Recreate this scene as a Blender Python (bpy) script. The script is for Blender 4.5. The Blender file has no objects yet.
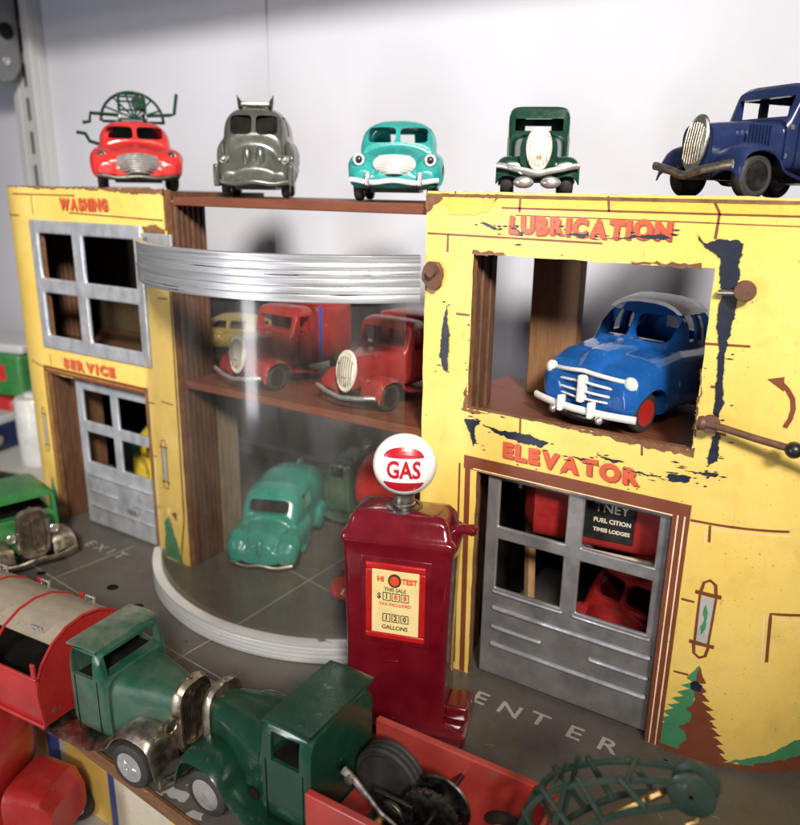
import bpy, bmesh, math, random
from mathutils import Vector, Matrix, noise
from mathutils.geometry import tessellate_polygon
random.seed(7)
R = math.radians
S = 0.012            # one modelling unit is 1.2 cm
C = bpy.context.scene.collection
scn = bpy.context.scene

# ------------------------------------------------------------------ camera
F, PITCH, ROLL, YAW = 760.0, math.atan(225/760.0), R(0.9), R(32.4)
fw = Vector((-math.sin(YAW)*math.cos(PITCH), math.cos(YAW)*math.cos(PITCH), -math.sin(PITCH)))
rt = Vector((math.cos(YAW), math.sin(YAW), 0)); up = rt.cross(fw)
r2 = rt*math.cos(ROLL)+up*math.sin(ROLL); u2 = -rt*math.sin(ROLL)+up*math.cos(ROLL)
cam = bpy.data.cameras.new('camera'); co = bpy.data.objects.new('camera', cam); C.objects.link(co)
m = Matrix((r2, u2, -fw)).transposed().to_4x4(); m.translation = Vector((0, 0, 18.15))*S
co.matrix_world = m
cam.sensor_fit = 'HORIZONTAL'; cam.sensor_width = 36; cam.lens = 36*F/800
cam.clip_start = 0.005; cam.clip_end = 50
cam.dof.use_dof = True; cam.dof.focus_distance = 24*S; cam.dof.aperture_fstop = 13.0
scn.camera = co

# ------------------------------------------------------------------ world and lamps
w = bpy.data.worlds.new('World'); scn.world = w; w.use_nodes = True
bg = w.node_tree.nodes['Background']; bg.inputs[0].default_value = (0.84, 0.87, 1.0, 1); bg.inputs[1].default_value = 0.11
def look(loc, tgt):
    return (Vector(tgt)-Vector(loc)).to_track_quat('-Z', 'Y').to_euler()
def spot(name, loc, tgt, power, size, blend, radius, col):
    l = bpy.data.lights.new(name, 'SPOT'); l.energy = power; l.spot_size = R(size); l.spot_blend = blend
    l.shadow_soft_size = radius*S; l.color = col
    o = bpy.data.objects.new(name, l); C.objects.link(o); o.location = Vector(loc)*S; o.rotation_euler = look(loc, tgt)
def area(name, loc, tgt, power, sx, sy, col):
    l = bpy.data.lights.new(name, 'AREA'); l.shape = 'RECTANGLE'; l.size = sx*S; l.size_y = sy*S; l.energy = power; l.color = col
    o = bpy.data.objects.new(name, l); C.objects.link(o); o.location = Vector(loc)*S; o.rotation_euler = look(loc, tgt)
spot('ceiling_spotlight', (58, -62, 80), (-23, 31, 21), 215, 29, 1.0, 11, (1.0, 0.94, 0.86))
area('front_fill', (-32, -25, 9), (-22, 27, 6), 1.4, 6, 26, (0.95, 0.95, 1.0))  # added fill for the interiors, tall and narrow to streak the showroom glass
area('highlight_fill', (10, -22, 46), (-20, 34, 20), 1.3, 9, 6, (1.0, 0.88, 0.72))  # added light without a known source, for crisp highlights on the paint
scn.view_settings.view_transform = 'Standard'; scn.view_settings.look = 'None'
scn.view_settings.exposure = 0.0; scn.view_settings.gamma = 1.0
scn.render.engine = 'CYCLES'
scn.cycles.max_bounces = 10; scn.cycles.transparent_max_bounces = 16
scn.cycles.caustics_reflective = False; scn.cycles.caustics_refractive = False

# ------------------------------------------------------------------ materials
MATS = {}
def nt(name):
    m = bpy.data.materials.new(name); m.use_nodes = True
    t = m.node_tree; b = t.nodes['Principled BSDF']
    return m, t, b
def L(t, a, b): t.links.new(a, b)
def noise_n(t, scale, detail=4, rough=0.55, stretch=None, off=0.0):
    tc = t.nodes.new('ShaderNodeTexCoord'); mp = t.nodes.new('ShaderNodeMapping')
    n = t.nodes.new('ShaderNodeTexNoise'); n.inputs['Scale'].default_value = scale/S
    n.inputs['Detail'].default_value = detail; n.inputs['Roughness'].default_value = rough
    L(t, tc.outputs['Object'], mp.inputs[0]); L(t, mp.outputs[0], n.inputs['Vector'])
    if stretch: mp.inputs['Scale'].default_value = stretch
    mp.inputs['Location'].default_value = (off*S, off*S*.7, off*S*.3)
    return n.outputs['Fac']
def ramp(t, src, a, b, va=0.0, vb=1.0):
    r = t.nodes.new('ShaderNodeMapRange'); L(t, src, r.inputs['Value'])
    for k, v in zip(('From Min', 'From Max', 'To Min', 'To Max'), (a, b, va, vb)): r.inputs[k].default_value = v
    return r.outputs[0]
def mixc(t, fac, c1, c2):
    x = t.nodes.new('ShaderNodeMix'); x.data_type = 'RGBA'
    if isinstance(fac, (int, float)): x.inputs[0].default_value = fac
    else: L(t, fac, x.inputs[0])
    for i, c in ((6, c1), (7, c2)):
        if isinstance(c, tuple): x.inputs[i].default_value = (*c, 1)
        else: L(t, c, x.inputs[i])
    return x.outputs[2]
def bump(t, b, h, strength, dist=0.02):
    bn = t.nodes.new('ShaderNodeBump'); bn.inputs['Strength'].default_value = strength; bn.inputs['Distance'].default_value = dist*S
    L(t, h, bn.inputs['Height']); L(t, bn.outputs[0], b.inputs['Normal'])

def paint(name, col, rough=0.3, chips=0.0, chip_col=(0.12, 0.11, 0.10), dust=0.0, coat=0.25, metal=0.0, var=0.12, lum=0.02):
    """enamel on die-cast metal: mottled colour, a few chips, dust in patches, fine orange peel"""
    m, t, b = nt(name)
    n1 = noise_n(t, 0.9, 5)
    c = mixc(t, ramp(t, n1, .35, .65), tuple(x*(1-var) for x in col), tuple(min(1, x*(1+var)+lum*.2) for x in col))
    if dust:
        c = mixc(t, ramp(t, noise_n(t, 0.55, 7, .62, off=9), .36, .66, 0, dust), c, (0.34, 0.31, 0.26))
    if chips:
        cf = ramp(t, noise_n(t, 2.6, 6, .62, off=31), .70-chips*.12, .715-chips*.12)
        c = mixc(t, cf, c, chip_col)
    L(t, c, b.inputs['Base Color'])
    rr = ramp(t, noise_n(t, 3.2, 6, .65, off=4), .3, .7, rough*.75, rough*1.45+dust*.25)
    L(t, rr, b.inputs['Roughness']); b.inputs['Coat Weight'].default_value = coat; b.inputs['Coat Roughness'].default_value = .12
    b.inputs['Metallic'].default_value = metal
    bump(t, b, noise_n(t, 5.0, 4, .6, off=2), .18, .03)
    if name == 'interior': b.inputs['Specular IOR Level'].default_value = .05
    MATS[name] = m; return m
def metal(name, col, rough=.3, tarnish=0.4, tcol=(0.10, 0.08, 0.06), stretch=None, sc=2.0, met=1.0):
    m, t, b = nt(name)
    c = mixc(t, ramp(t, noise_n(t, sc, 7, .65, stretch), .45, .72, 0, tarnish), col, tcol)
    L(t, c, b.inputs['Base Color']); b.inputs['Metallic'].default_value = met
    L(t, ramp(t, noise_n(t, sc*1.7, 6, .6, stretch, 5), .3, .7, rough*.7, rough*1.6), b.inputs['Roughness'])
    bump(t, b, noise_n(t, sc*3, 4, .6, stretch, 8), .25, .03)
    MATS[name] = m; return m

paint('red', (0.40, 0.020, 0.018), .28, .45); paint('bay_shade_red', (0.30, 0.010, 0.010), .5, .3, coat=.1); paint('shelf_shade_red', (0.24, 0.014, 0.012), .3, .4); paint('red_bed', (0.40, 0.028, 0.022), .35, .3, dust=.10)  # elevator bay and shelf reds have shade put into the paint colour
paint('fire_red', (0.50, 0.026, 0.022), .25, .2); paint('dark_green', (0.006, 0.044, 0.024), .22, .15)
paint('jib_green', (0.004, 0.028, 0.016), .4, .3, dust=.1); paint('dusty_green', (0.007, 0.070, 0.040), .30, .2, dust=.22); paint('leaf_green', (0.012, 0.17, 0.030), .3, .3, dust=.15)
paint('green_roof', (0.03, 0.09, 0.055), .45, .1, dust=.7)
paint('bottle_green', (0.004, 0.034, 0.017), .18, .3); paint('navy', (0.010, 0.020, 0.075), .27, .2)
paint('teal', (0.02, 0.27, 0.25), .3, .2); paint('van_teal', (0.015, 0.235, 0.19), .24, .35, dust=.04)
paint('olive_grey', (0.070, 0.074, 0.062), .25, .1, metal=.2); paint('ford_blue', (0.009, 0.085, 0.31), .16, .25)
paint('white_enamel', (0.74, 0.72, 0.68), .35, .3, chip_col=(.2, .18, .16)); paint('olive_yellow', (.18, .135, .03), .5); paint('toy_yellow', (0.70, 0.50, 0.04), .35, .25)
paint('oval_grille', (0.74, 0.70, 0.60), .35, .75, chip_col=(.33, .22, .12), metal=.15)
paint('pump_red', (0.12, 0.002, 0.008), .14, .08, coat=.7, var=.15); paint('pump_glow_red', (0.36, 0.008, 0.008), .25, 0)
paint('globe_white', (0.86, 0.85, 0.82), .15, .03, coat=.8); paint('black', (0.012, 0.012, 0.012), .35, .2)
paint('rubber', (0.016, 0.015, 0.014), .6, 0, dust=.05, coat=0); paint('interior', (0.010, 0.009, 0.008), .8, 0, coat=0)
paint('axle_red', (0.36, 0.018, 0.014), .35); paint('plastic_white', (0.52, 0.52, 0.51), .4, 0); paint('blue_band', (.03, .06, .35), .4)
metal('chrome', (0.82, 0.81, 0.79), .24, .28, (.22, .17, .12), met=.85); metal('bright_chrome', (0.85, 0.84, 0.82), .3, .2, (.3, .25, .2), met=.45); metal('nickel', (0.50, 0.43, 0.34), .33, .7, (.16, .11, .07))
metal('steel', (0.48, 0.46, 0.42), .35, .5); metal('dark_steel', (0.10, 0.095, 0.085), .38, .5, (.03, .02, .015))
metal('rust', (0.16, 0.075, 0.05), .6, .6, (.06, .03, .02), sc=3, met=.3); metal('brass', (.62, .40, .16), .35, .4)
metal('grey_iron', (0.18, 0.19, 0.20), .5, .3, met=.2)

def silver(name, stretch, col=(0.50, 0.51, 0.53), met=.55, scratch=.64):
    m, t, b = nt(name)
    c = mixc(t, ramp(t, noise_n(t, 1.2, 8, .6, stretch), .30, .70), tuple(x*.72 for x in col), tuple(min(1, x*1.25) for x in col))
    c = mixc(t, ramp(t, noise_n(t, 1.5, 5, .55, stretch, 44), scratch, scratch+.01), c, (0.012, 0.014, 0.02))
    L(t, c, b.inputs['Base Color']); b.inputs['Metallic'].default_value = met
    L(t, ramp(t, noise_n(t, 2.0, 5, .6, stretch, 4), .3, .7, .25, .5), b.inputs['Roughness'])
    bump(t, b, noise_n(t, 2.4, 6, .6, stretch, 3), .35, .03)
    MATS[name] = m
silver('silver_band', (.12, .12, 6.5), (.46, .47, .49), .7, .635); silver('silver_ring', (.10, .10, 7), (.78, .79, .81), .40, .70)
silver('silver_paint', (1.2, 1.2, .7), (.52, .54, .58), .5, .80); silver('silver_door', (.8, .8, .8), (.33, .32, .32), .6, .76)

def litho(name, col, col2, stain, rough=.42):
    m, t, b = nt(name)
    c = mixc(t, ramp(t, noise_n(t, .25, 5, .5), .3, .7), col, col2)
    c = mixc(t, ramp(t, noise_n(t, 1.5, 8, .66, off=12), .55, .80, 0, .55), c, stain)
    c = mixc(t, ramp(t, noise_n(t, 9, 3, .5, off=17), .69, .72, 0, .6), c, tuple(x*.35 for x in stain))
    c = mixc(t, ramp(t, noise_n(t, 3.0, 6, .7, (1, 1, .22), 61), .66, .69, 0, .35), c, tuple(x*.5 for x in stain))
    c = mixc(t, ramp(t, noise_n(t, .5, 6, .7, off=71), .50, .72, 0, .30), c, tuple(x*.75 for x in stain))
    L(t, c, b.inputs['Base Color']); b.inputs['Coat Weight'].default_value = .25; b.inputs['Coat Roughness'].default_value = .3
    L(t, ramp(t, noise_n(t, 2, 5, .6), .3, .7, rough*.8, rough*1.3), b.inputs['Roughness'])
    bump(t, b, noise_n(t, 1.6, 6, .6, off=3), .25, .04)
    MATS[name] = m
litho('yellow_print', (0.80, 0.54, 0.105), (0.87, 0.64, 0.175), (0.60, 0.40, 0.10))
litho('yellow_trim', (0.84, 0.48, 0.06), (0.90, 0.56, 0.09), (0.5, 0.28, 0.05))
litho('grey_floor', (0.098, 0.088, 0.074), (0.135, 0.122, 0.104), (0.055, 0.046, 0.036), .42)
litho('blue_print', (.04, .07, .30), (.06, .09, .35), (.2, .2, .2)); litho('cream_print', (.62, .56, .42), (.7, .64, .5), (.4, .33, .2))
litho('lettering_red', (0.55, 0.075, 0.028), (0.68, 0.13, 0.05), (0.42, .12, .04)); litho('lettering_shade', (0.30, 0.05, 0.02), (.36, .08, .03), (.2, .05, .02))
litho('print_brown', (0.17, 0.045, 0.018), (0.22, 0.06, 0.025), (.10, .03, .01)); litho('print_green', (0.05, 0.22, 0.10), (0.07, 0.28, 0.13), (.03, .12, .05))
litho('chip_navy', (0.005, 0.008, 0.020), (0.008, 0.014, 0.036), (.05, .05, .05)); litho('print_cream', (.86, .66, .42), (.92, .76, .5), (.5, .3, .12))
litho('floor_white', (.42, .41, .38), (.5, .49, .46), (.2, .19, .17)); litho('plate_cream', (.72, .56, .24), (.80, .66, .33), (.45, .30, .10), .3)
litho('plate_red', (.62, .06, .02), (.7, .1, .03), (.4, .1, .03)); litho('plate_black', (.03, .022, .015), (.05, .035, .02), (.1, .07, .03))
litho('globe_red', (.40, .008, .02), (.46, .014, .03), (.4, .02, .02), .2); litho('tan_cover', (.30, .255, .19), (.37, .32, .24), (.19, .15, .11), .55)
def wood(name, c1, c2, stretch, rough=.6):
    m, t, b = nt(name)
    c = mixc(t, ramp(t, noise_n(t, 1.6, 8, .68, stretch), .3, .7), c1, c2)
    L(t, c, b.inputs['Base Color']); b.inputs['Roughness'].default_value = rough
    bump(t, b, noise_n(t, 3, 8, .7, stretch, 3), .7, .06); MATS[name] = m
wood('hardboard', (0.060, 0.026, 0.013), (0.145, 0.066, 0.032), (2.5, 2.5, .6)); wood('hardboard_edge', (0.10, 0.042, 0.016), (0.27, 0.13, 0.055), (1, 1, 1))
wood('red_board', (0.13, 0.036, 0.016), (0.20, 0.062, 0.028), (.4, 2, 2), .5); wood('olive_board', (.045, .032, .014), (.075, .054, .025), (1, 1, 1)); wood('post_wood', (0.16, 0.078, 0.032), (0.26, 0.135, 0.058), (2, 2, .4))
wood('grey_board', (0.16, 0.12, 0.085), (0.30, 0.24, 0.17), (3, 3, .5)); wood('trestle_wood', (0.30, 0.17, 0.08), (0.42, 0.26, 0.13), (1, 1, 1))
wood('edge_strip', (0.12, 0.050, 0.020), (0.26, 0.115, 0.045), (.5, 2, 2), .5)
def plaster(name, c1, c2, rough=.5):
    m, t, b = nt(name)
    L(t, mixc(t, ramp(t, noise_n(t, .10, 7, .62, (1, 1, .6)), .52, .75, 0, .16), mixc(t, ramp(t, noise_n(t, .07, 4, .5), .3, .7), c1, c2), tuple(x*.6 for x in c1)), b.inputs['Base Color'])
    L(t, ramp(t, noise_n(t, .3, 5, .6), .3, .7, rough*.8, rough*1.2), b.inputs['Roughness'])
    bump(t, b, noise_n(t, 2, 5, .6), .15, .05); MATS[name] = m
plaster('cabinet_white', (.545, .555, .625), (.625, .63, .685), .38); plaster('shelf_white', (.42, .41, .39), (.52, .51, .49), .5)
plaster('upright_grey', (.42, .43, .43), (.5, .5, .5), .5)
# curved showroom sheet: dusty, slightly smeared clear plastic
m = bpy.data.materials.new('celluloid'); m.use_nodes = True; t = m.node_tree; t.nodes.clear()
out = t.nodes.new('ShaderNodeOutputMaterial'); tr = t.nodes.new('ShaderNodeBsdfTransparent'); gl = t.nodes.new('ShaderNodeBsdfGlossy'); df = t.nodes.new('ShaderNodeBsdfDiffuse')
tr.inputs[0].default_value = (.93, .92, .88, 1); gl.inputs['Roughness'].default_value = .11; df.inputs[0].default_value = (.62, .60, .54, 1)
fr = t.nodes.new('ShaderNodeFresnel'); fr.inputs[0].default_value = 1.5
m1 = t.nodes.new('ShaderNodeMixShader'); m2 = t.nodes.new('ShaderNodeMixShader')
L(t, ramp(t, noise_n(t, .6, 7, .65, (.6, .6, .14)), .40, .72, .005, .07), m1.inputs[0]); L(t, tr.outputs[0], m1.inputs[1]); L(t, df.outputs[0], m1.inputs[2])
mm = t.nodes.new('ShaderNodeMath'); mm.operation = 'MULTIPLY'; mm.inputs[1].default_value = .85; L(t, fr.outputs[0], mm.inputs[0])
bn = t.nodes.new('ShaderNodeBump'); bn.inputs['Strength'].default_value = .3; bn.inputs['Distance'].default_value = .12*S
L(t, noise_n(t, .16, 3, .5, (1, 1, .3)), bn.inputs['Height']); L(t, bn.outputs[0], gl.inputs['Normal'])
mn = t.nodes.new('ShaderNodeMath'); mn.operation = 'MINIMUM'; mn.inputs[1].default_value = .30; L(t, mm.outputs[0], mn.inputs[0]); L(t, mn.outputs[0], m2.inputs[0]); L(t, m1.outputs[0], m2.inputs[1]); L(t, gl.outputs[0], m2.inputs[2]); L(t, m2.outputs[0], out.inputs[0])
MATS['celluloid'] = m

# ------------------------------------------------------------------ mesh helper
class MB:
    def __init__(s): s.v = []; s.f = []; s.m = []; s.mat = 0
    def add(s, vs, fs, mat=None):
        o = len(s.v); s.v += [Vector(x) for x in vs]; mt = s.mat if mat is None else mat
        for f in fs: s.f.append([o+i for i in f]); s.m.append(mt)
        return s
    def merge(s, o, M=None, mat=None):
        off = len(s.v); s.v += [(M @ x if M else x.copy()) for x in o.v]
        for f, mt in zip(o.f, o.m): s.f.append([off+i for i in f]); s.m.append(mt if mat is None else mat)
        return s
    def box(s, x0, x1, y0, y1, z0, z1, mat=None):
        return s.add([(x, y, z) for x in (x0, x1) for y in (y0, y1) for z in (z0, z1)],
                     [(0, 1, 3, 2), (4, 6, 7, 5), (0, 4, 5, 1), (2, 3, 7, 6), (0, 2, 6, 4), (1, 5, 7, 3)], mat)
    def loft(s, rings, cap=True, mat=None, closed=False):
        n = len(rings[0]); vs = [p for r in rings for p in r]; fs = []
        k = len(rings)
        for i in range(k if closed else k-1):
            for j in range(n):
                a, b_ = i*n, ((i+1) % k)*n
                fs.append((a+j, a+(j+1) % n, b_+(j+1) % n, b_+j))
        if cap and not closed: fs.append(tuple(range(n))[::-1]); fs.append(tuple((k-1)*n+j for j in range(n)))
        return s.add(vs, fs, mat)
    def tube(s, path, r, n=10, mat=None, closed=False, flat=1.0):
        P = [Vector(p) for p in path]; rings = []; k = len(P)
        for i, p in enumerate(P):
            a = P[(i-1) % k] if (closed or i > 0) else p; b_ = P[(i+1) % k] if (closed or i < k-1) else p
            d = (b_-a).normalized(); ref = Vector((0, 0, 1)) if abs(d.z) < .93 else Vector((1, 0, 0))
            u = d.cross(ref).normalized(); v_ = u.cross(d)
            rr = r[i] if isinstance(r, (list, tuple)) else r
            rings.append([p+u*rr*flat*math.cos(2*math.pi*j/n)+v_*rr*math.sin(2*math.pi*j/n) for j in range(n)])
        return s.loft(rings, True, mat, closed)
    def lathe(s, prof, c, axis='y', n=28, mat=None, cap=True):
        rings = []; c = Vector(c)
        for r_, h in prof:
            ring = []
            for j in range(n):
                a = 2*math.pi*j/n; u, v_ = r_*math.cos(a), r_*math.sin(a)
                q = {'x': (h, u, v_), 'y': (v_, h, u), 'z': (u, v_, h)}[axis]; ring.append(c+Vector(q))
            rings.append(ring)
        return s.loft(rings, cap, mat)
    def ell(s, c, r, mat=None, n=20, mz=10):
        c = Vector(c); rings = []
        for i in range(1, mz):
            a = math.pi*i/mz-math.pi/2
            rings.append([c+Vector((r[0]*math.cos(a)*math.cos(2*math.pi*j/n), r[1]*math.cos(a)*math.sin(2*math.pi*j/n), r[2]*math.sin(a))) for j in range(n)])
        return s.loft(rings, True, mat)
    def sheet(s, grid, th, mat=None):
        ni, nj = len(grid), len(grid[0]); G = [[Vector(p) for p in r] for r in grid]; lo = []
        for i in range(ni):
            row = []
            for j in range(nj):
                a = G[min(i+1, ni-1)][j]-G[max(i-1, 0)][j]; b_ = G[i][min(j+1, nj-1)]-G[i][max(j-1, 0)][:] if False else G[i][min(j+1, nj-1)]-G[i][max(j-1, 0)]
                nrm = a.cross(b_); nrm = nrm.normalized() if nrm.length > 1e-9 else Vector((0, 0, 1)); row.append(G[i][j]-nrm*th)
            lo.append(row)
        vs = [p for r in G for p in r]+[p for r in lo for p in r]; o = ni*nj; fs = []
        for i in range(ni-1):
            for j in range(nj-1):
                q = (i*nj+j, (i+1)*nj+j, (i+1)*nj+j+1, i*nj+j+1); fs.append(q); fs.append(tuple(o+x for x in q[::-1]))
        for i in range(ni-1):
            for j in (0, nj-1): a, b_ = i*nj+j, (i+1)*nj+j; fs.append((a, b_, o+b_, o+a))
        for j in range(nj-1):
            for i in (0, ni-1): a, b_ = i*nj+j, i*nj+j+1; fs.append((a, b_, o+b_, o+a))
        return s.add(vs, fs, mat)
    def prism(s, poly, fn, d0, d1, mat=None):
        """poly of 2-D points; fn(a, b, d) -> 3-D point"""
        n = len(poly); tri = tessellate_polygon([[Vector((a, b_, 0)) for a, b_ in poly]])
        vs = [fn(a, b_, d0) for a, b_ in poly]+[fn(a, b_, d1) for a, b_ in poly]
        fs = [tuple(t_) for t_ in tri]+[tuple(n+i for i in t_[::-1]) for t_ in tri]+[(i, (i+1) % n, n+(i+1) % n, n+i) for i in range(n)]
        return s.add(vs, fs, mat)
    def decal(s, poly, fn, mat=None):
        tri = tessellate_polygon([[Vector((a, b_, 0)) for a, b_ in poly]]); bm = bmesh.new()
        vs = [bm.verts.new((a, b_, 0)) for a, b_ in poly]
        for t_ in tri:
            try: bm.faces.new([vs[i] for i in t_])
            except ValueError: pass
        lo, hi = min(a for a, _ in poly), max(a for a, _ in poly); u = math.ceil(lo/.25)*.25
        while u < hi:   # cut into narrow strips so that it bends with the wall
            bmesh.ops.bisect_plane(bm, geom=bm.verts[:]+bm.edges[:]+bm.faces[:], plane_co=(u, 0, 0), plane_no=(1, 0, 0)); u += .25
        bm.verts.index_update(); s.add([fn(v.co.x, v.co.y) for v in bm.verts], [tuple(v.index for v in f.verts) for f in bm.faces], mat); bm.free()
        return s
    def mesh(s, name='m', normals=True):
        me = bpy.data.meshes.new(name); me.from_pydata([tuple(x) for x in s.v], [], s.f)
        for p, mt in zip(me.polygons, s.m): p.material_index = mt
        if normals:
            bm = bmesh.new(); bm.from_mesh(me); bmesh.ops.recalc_face_normals(bm, faces=bm.faces); bm.to_mesh(me); bm.free()
        return me
    def build(s, name, mats, parent=None, bevel=0, angle=38, smooth=True, sub=0, normals=True):
        me = s.mesh(name, normals)
        return link(name, me, mats, parent, bevel, angle, smooth, sub)
def link(name, me, mats, parent=None, bevel=0, angle=38, smooth=True, sub=0):
    idx = [p.material_index for p in me.polygons] if isinstance(mats, (list, tuple)) else None
    me.materials.clear()
    for x in (mats if isinstance(mats, (list, tuple)) else [mats]): me.materials.append(MATS[x])
    for i, p in enumerate(me.polygons): p.material_index = idx[i] if idx else 0
    me.transform(Matrix.Scale(S, 4))
    if smooth:
        for p in me.polygons: p.use_smooth = True
        try: me.set_sharp_from_angle(angle=R(angle))
        except Exception: pass
    o = bpy.data.objects.new(name, me); C.objects.link(o)
    if parent: o.parent = parent
    if bevel:
        b = o.modifiers.new('bevel', 'BEVEL'); b.width = bevel*S; b.segments = 3; b.limit_method = 'ANGLE'; b.angle_limit = R(40)
    if sub:
        b = o.modifiers.new('sub', 'SUBSURF'); b.levels = sub; b.render_levels = sub
    return o
def empty(name, loc, az=0, label=None, cat=None, group=None, tilt=None):
    o = bpy.data.objects.new(name, None); C.objects.link(o); o.location = Vector(loc)*S; o.rotation_euler = tilt or (0, 0, R(az)); o.empty_display_size = .01
    tag(o, label, cat, group); return o
def tag(o, label=None, cat=None, group=None, kind=None):
    if label: o['label'] = label
    if cat: o['category'] = cat
    if group: o['group'] = group
    if kind: o['kind'] = kind
    return o
def evalmods(me, mods):
    """run modifiers on a mesh through the dependency graph and return the result"""
    o = bpy.data.objects.new('tmp', me); C.objects.link(o); tmp = []
    for k, kw in mods:
        md = o.modifiers.new(k, k)
        for a, v in kw.items():
            if a == 'cut':
                c = bpy.data.objects.new('cut', v); C.objects.link(c); tmp.append(c); md.object = c
            else: setattr(md, a, v)
    dg = bpy.context.evaluated_depsgraph_get(); dg.update()
    r = bpy.data.meshes.new_from_object(o.evaluated_get(dg))
    for x in [o]+tmp: bpy.data.objects.remove(x)
    return r
def fuse(mb, voxel, smooth=3, cuts=()):
    mods = [('REMESH', dict(mode='VOXEL', voxel_size=voxel))]
    if smooth: mods.append(('SMOOTH', dict(factor=.5, iterations=smooth)))
    for c in cuts: mods.append(('BOOLEAN', dict(operation='DIFFERENCE', solver='EXACT', cut=c.mesh())))
    return evalmods(mb.mesh(), mods)
def carve(mb, cuts, bevel=0):
    mods = ([('BEVEL', dict(width=bevel, segments=3, limit_method='ANGLE', angle_limit=R(40)))] if bevel else [])
    mods += [('BOOLEAN', dict(operation='DIFFERENCE', solver='EXACT', cut=c.mesh())) for c in cuts]
    return evalmods(mb.mesh(), mods)
def ring(x, hw, z0, z1, n=2.6, y=0.0, N=28, lean=0.0):
    zc, hz = (z0+z1)/2, (z1-z0)/2; out = []
    for j in range(N):
        a = 2*math.pi*(j+.5)/N; c_, s_ = math.cos(a), math.sin(a)
        out.append(Vector((x+lean*(s_+1)/2, y+hw*math.copysign(abs(c_)**(2/n), c_), zc+hz*math.copysign(abs(s_)**(2/n), s_))))
    return out
def bx(*a): return MB().box(*a)
def text(body, size, fn, name, mat, parent, bold=0.0, spacing=1.0, align='CENTER', extrude=0.0, label=None):
    cu = bpy.data.curves.new('t', 'FONT'); cu.body = body; cu.size = size; cu.offset = bold; cu.space_character = spacing
    cu.align_x = align; cu.align_y = 'CENTER'; cu.resolution_u = 3
    me = evalmods(cu, []); 
    for v in me.vertices: v.co = fn(v.co.x, v.co.y)
    me.update()
    return link(name, me, mat, parent, smooth=False)

# ------------------------------------------------------------------ the setting
def struct(name, mb, mat, **k): return tag(mb.build(name, mat, **k), kind='structure')
struct('floor', MB().box(-78, 24, 13.8, 37.4, -1.2, -.42), 'shelf_white')          # white cabinet shelf the garage stands on
struct('wall', MB().box(-140, -33.62, 37.5, 38.6, -26, 62).box(-33.50, 60, 37.5, 38.6, -26, 62).box(-33.7, -33.4, 38.0, 38.7, -26, 62), 'cabinet_white')
struct('ground', MB().box(-140, 60, -70, 60, -27.5, -26), 'shelf_white')
struct('ceiling', MB().box(-78, 24, 30.0, 37.4, 31.2, 32.4), 'cabinet_white')                                # underside of the shelf above
struct('skirting', MB().box(-78, 24, 36.9, 37.45, -.41, .9), 'cabinet_white', bevel=.1)
up_ = empty('shelf_upright', (-56.7, 36.6, -1), 0, 'tall grey slotted shelf upright fixed to the white back wall at far left', 'shelf upright')
mb = MB().box(-1.35, 1.35, .25, .9, .6, 33).box(-1.35, -.55, -.35, .25, .6, 33).box(.55, 1.35, -.35, .25, .6, 33)
mb.build('post', 'upright_grey', up_, bevel=.08)
for k in range(13): MB().box(-.85, -.35, .20, .26, 2+k*2.4, 3.6+k*2.4).build('slot', 'interior', up_)
br = empty('shelf_bracket', (-57.6, 36.2, 31.1), 0, 'dark grey shelf bracket with a round lower corner high at far left', 'bracket')
poly = [(0, 0), (0, -4.4)]+[(-1.2-1.2*math.cos(R(a)), -4.4-1.2*math.sin(R(a))) for a in range(180, 361, 20)][::-1]+[(-6, -2.6), (-10, -.9), (-10, 0)]
poly = [(0.0, -.1), (0.0, -4.9), (-.6, -5.8), (-1.6, -6.1), (-2.8, -5.5), (-5, -3.6), (-9.5, -1.2), (-9.5, -.1)]
MB().prism(poly, lambda a, b_, d: Vector((d, a, b_)), -1.9, 1.2).build('plate', 'grey_iron', br, bevel=.1)
MB().lathe([(.3, 0), (.3, .12), (.15, .2)], (1.2, -1.2, -4.6), 'x').build('screw', 'chrome', br)
MB().lathe([(.55, 0), (.55, .12), (.2, .2)], (1.2, -1.0, -2.6), 'x').build('screw', 'interior', br)

# ------------------------------------------------------------------ the toy garage
GAR = empty('toy_garage', (-20, 23, 0), 0, 'two storey yellow toy garage with a round showroom and lettered bays', 'toy garage')
GI = Matrix.Translation(Vector((20, -23, 0)))
def gpart(mb, name, mats, parent=None, **k):
    o = MB(); o.merge(mb, GI); return o.build(name, mats, parent or GAR, **k)
YF = 23.1
def pathR(u, d=0.0):
    """right wing front: straight, then a rounded corner; d is the outward offset"""
    x0, rad = -3.5, 5.2
    if u <= x0: return Vector((u, YF-d, 0))
    a = min((u-x0)/rad, math.pi/2); q = Vector((x0+(rad+d)*math.sin(a), YF+rad-(rad+d)*math.cos(a), 0))
    ex = (u-x0)-rad*math.pi/2
    if ex > 0: q.y += ex
    return q
def pathL(u, d=0.0):
    x0, rad = -37.1, 5.2
    if u >= x0: return Vector((u, YF-d, 0))
    a = min((x0-u)/rad, math.pi/2); q = Vector((x0-(rad+d)*math.sin(a), YF+rad-(rad+d)*math.cos(a), 0))
    ex = (x0-u)-rad*math.pi/2
    if ex > 0: q.y += ex
    return q
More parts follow.
